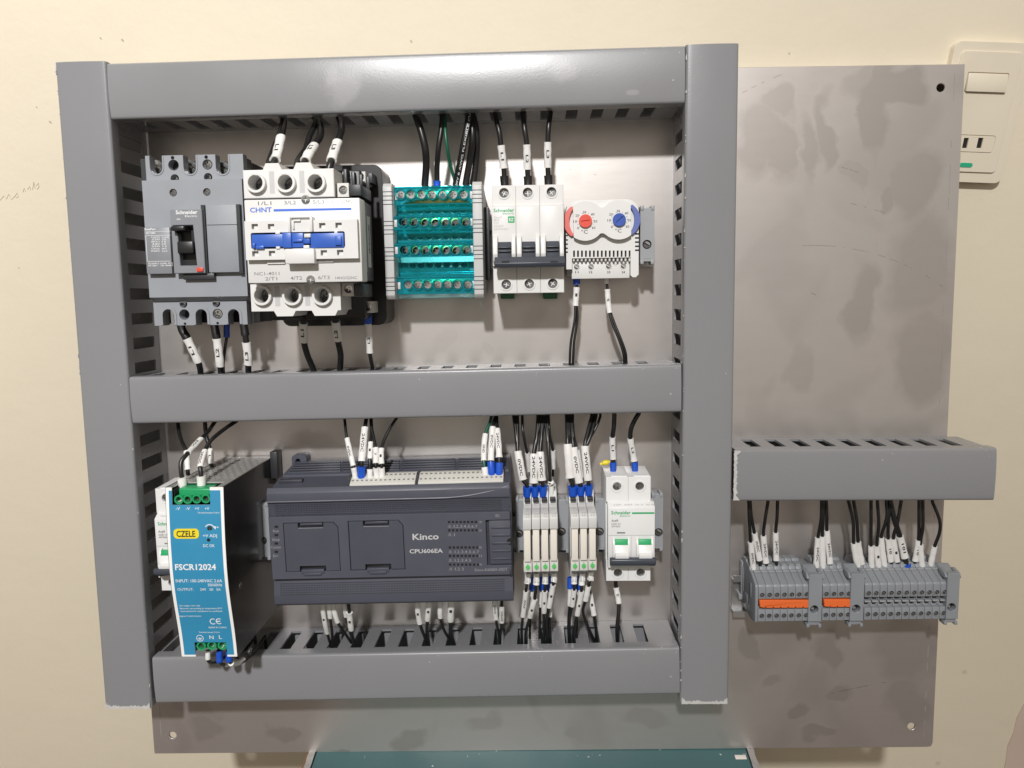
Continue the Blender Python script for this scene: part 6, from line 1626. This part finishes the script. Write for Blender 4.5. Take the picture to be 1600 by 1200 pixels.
# --- relay bottoms
G12 = 'marked wires under the slim relays'
for lab, pts, sl, fr, r_, t in (
    ('wire with long marker under the first relay of four', [(825, 896, 56), (824, 908, 57), (822, 922, 58), (820, 940, 55), (817, 963, 50), (815, 985, 40), (816, 1008, 31)], (924, 963), (CL, 912, 1.9), 1.1, '0VDC'),
    ('wire with slanted marker under the second relay of four', [(838, 896, 56), (838, 910, 57), (836, 932, 57), (832, 948, 55), (828, 964, 50), (822, 986, 40), (821, 1008, 30)], (936, 964), (CL, 913, 1.9), 1.2, '1'),
    ('wire with straight marker under the third relay of four', [(852, 896, 56), (852, 908, 57), (851, 926, 57), (850, 957, 50), (850, 985, 40), (851, 1008, 31)], (924, 957), (CL, 912, 1.9), 1.15, '1'),
    ('wire with slanted marker under the last relay of four', [(866, 896, 56), (866, 906, 57), (864, 915, 57), (858, 949, 51), (854, 975, 44), (856, 1008, 31)], (914, 949), (CL, 909, 1.9), 1.15, '1'),
    ('hidden second wire behind the last relay of four', [(862, 920, 40), (861, 940, 40), (859, 962, 40), (858, 985, 36), (858, 1006, 29)], (930, 963), None, 1.1, ''),
    ('wire with blue ferrule at the left under the first relay of three', [(891, 902, 50), (891, 912, 50), (891, 924, 50), (890, 946, 48), (888, 975, 42), (889, 1008, 31)], (919, 946), (BL, 919, 2.1), 1.05, ''),
    ('wire with white ferrule under the first relay of three', [(898, 896, 56), (897, 908, 57), (897, 922, 57), (894, 947, 52), (890, 970, 45), (891, 1008, 30)], (922, 947), (CL, 912, 1.9), 1.1, '1'),
    ('wire with marker under the middle relay of three', [(910, 896, 56), (909, 910, 57), (908, 926, 57), (902, 961, 50), (897, 985, 40), (897, 1008, 31)], (924, 961), (CL, 914, 1.9), 1.15, '1'),
    ('wire with short marker under the last relay of three', [(923, 894, 56), (922, 904, 57), (919, 918, 57), (915, 938, 54), (911, 956, 48), (919, 980, 40), (931, 1006, 31)], (916, 938), (CL, 906, 1.7), 1.2, ''),
    ('rear wire with long marker right of the relays of three', [(921, 914, 40), (922, 928, 40), (928, 961, 40), (931, 982, 36), (932, 1006, 30)], (927, 961), None, 1.2, '1')):
    wire(lab, pts, r_, sl, fr, t, -12, G12, sr=1.65)
for px in (830, 845, 857, 903):   # dark blue ferrules of the rear connections
    wire('wire with dark blue ferrule half hidden under %s' % {830: 'the first relay of four', 845: 'the second relay of four', 857: 'the third relay of four', 903: 'the group of three relays'}[px], [(px + 1, 896, 40), (px + 1, 908, 40), (px + 1, 922, 40), (px - 1, 950, 38), (px - 2, 985, 34), (px - 2, 1006, 29)], 1.1, (924, 948), (BL, 921, 1.9), '', -12, G12)
wire('single black wire with marker leaving the two pole breaker downwards', [(961, 900, 26), (962, 910, 26), (963, 920, 27), (967, 943, 29), (966, 962, 31), (964, 982, 31), (965, 1008, 27)], 1.5, (918, 943), None, '2', -12, 'marked wires under the two pole breaker', sr=1.45)
# --- power supply bottom
G13 = 'wires under the power supply'
wire('wire with clear ferrule under the earth terminal of the power supply', [(325, 1016, 88), (325, 1028, 88), (326, 1033, 86), (332, 1036, 76), (346, 1030, 60), (372, 1010, 40), (384, 996, 30)], 1.2, None, (CL, 1029, 1.5), '', -12, G13)
wire('wire with blue ferrule under the neutral terminal of the power supply', [(343, 1016, 88), (343, 1026, 88), (344, 1034, 87), (350, 1039, 78), (362, 1036, 62), (384, 1014, 42), (398, 994, 30)], 1.35, None, (BL, 1032, 1.7), '', -12, G13)
wire('wire with blue ferrule under the live terminal of the power supply', [(358, 1016, 88), (358, 1026, 88), (359, 1034, 87), (366, 1037, 80), (382, 1032, 66), (402, 1012, 44), (414, 994, 30)], 1.35, None, (BL, 1032, 1.7), '', -12, G13)
for (pp, lab) in (((((352, 1037, 78), (358, 1037, 70), (368, 1033, 60))), 'small white sleeve on the neutral wire bend under the power supply'), ((((361, 1036, 86), (370, 1036, 76), (380, 1031, 66))), 'small white sleeve on the live wire bend under the power supply')):
    c = to3(catmull([Vector(p) for p in pp])); off = c[0].copy(); b = B(); b.tube(c, 2.15, 14); me = b.mesh('marker_sleeve', off, 50); me.materials.append(M['sleeve'])
    o = bpy.data.objects.new('wire_marker', me); COL.objects.link(o); o.matrix_world = PANEL @ Matrix.Translation(off * MM); o['label'] = lab; o['category'] = 'wire marker'; o['group'] = 'sleeves under the power supply'
# --- terminal strip on the right
G14 = 'marked wires on the right hand terminal strip'
strip = (
    ('leftmost marked wire on the terminal strip', (1179, 896), [(1177, 888), (1173, 847), (1171, 815), (1170, 784)], (888, 847), '0VDC', None),
    ('marked wire leaning right, second on the terminal strip', (1189, 896), [(1187, 876), (1179, 834), (1174, 806), (1172, 784)], (875, 833), '0VDC', None),
    ('marked wire curving right, third on the terminal strip', (1199, 896), [(1197, 880), (1193, 838), (1195, 815), (1200, 784)], (879, 837), '24VDC', None),
    ('straight marked wire, fourth and alone on the terminal strip', (1213, 896), [(1213, 876), (1212, 833), (1214, 810), (1215, 784)], (875, 832), '24VDC', None),
    ('long marked wire leaning left above the short orange jumper', (1275, 897), [(1275, 889), (1278, 841), (1283, 812), (1284, 784)], (890, 840), '24VDC', None),
    ('unprinted marked wire in the middle above the short orange jumper', (1286, 897), [(1286, 890), (1285, 838), (1286, 812), (1287, 784)], (892, 838), '', None),
    ('high set marked wire at the right above the short orange jumper', (1297, 897), [(1297, 881), (1292, 830), (1292, 808), (1291, 784)], (880, 829), '24VDC', None),
    ('marked wire bent at its foot, first of the right hand eleven', (1344, 897), [(1340, 885), (1334, 850), (1333, 815), (1326, 784)], (886, 849), '', None),
    ('marked wire standing close beside the bent one, right hand strip', (1350, 897), [(1347, 882), (1341, 848), (1339, 815), (1334, 784)], (881, 847), '', None),
    ('marked wire with plain sleeve below the middle of the side duct', (1363, 896), [(1362, 888), (1361, 854), (1361, 815), (1361, 784)], (889, 853), '', None),
    ('marked wire with one printed digit in the crowded middle of the strip', (1374, 896), [(1373, 888), (1370, 854), (1373, 820), (1371, 784)], (888, 853), '1', None),
    ('marked wire with plain sleeve in the crowded middle of the strip', (1383, 896), [(1382, 884), (1377, 842), (1382, 822), (1386, 806), (1385, 784)], (885, 840), '', None),
    ('marked wire left of the twin sleeves near the blue ferrule', (1395, 896), [(1392, 878), (1388, 843), (1388, 815), (1391, 784)], (877, 842), '10', None),
    ('slanted marked wire directly left of the blue ferrule', (1404, 896), [(1402, 878), (1396, 842), (1402, 818), (1408, 784)], (877, 842), '1', 'pr'),
    ('wide slanted marker with blue ferrule on the terminal strip', (1418, 897), [(1414, 872), (1406, 838), (1397, 810), (1391, 784)], (871, 838), '101', 'blue'),
    ('marked wire leaning left, right of the blue ferrule', (1429, 896), [(1430, 877), (1435, 845), (1436, 815), (1436, 784)], (876, 844), '10', None),
    ('marked wire tucked behind the left leaning one on the strip', (1441, 896), [(1441, 888), (1438, 852), (1442, 822), (1442, 784)], (889, 851), '', None),
    ('rightmost marked wire on the terminal strip, bowed outwards', (1454, 896), [(1454, 884), (1460, 855), (1468, 832), (1468, 812), (1457, 784)], (883, 854), '', None))
for lab, (fx, fy), pts, sl, t, sp in strip:
    r_ = 1.25 if sp != 'blue' else 2.0
    full = [(fx, fy + 4, 24), (fx, fy - 4, 25)] + [(p[0], p[1], (26, 30, 33, 34, 34)[i] if p[1] > 790 else 34) for i, p in enumerate(pts)]
    wire(lab, full, r_, sl, (BL, fy - 16, 1.6) if sp == 'blue' else (CL, fy - 8, 1.7), t, 12, G14, sr=1.72 if sp != 'blue' else 1.3)
SC.view_layers[0].update()
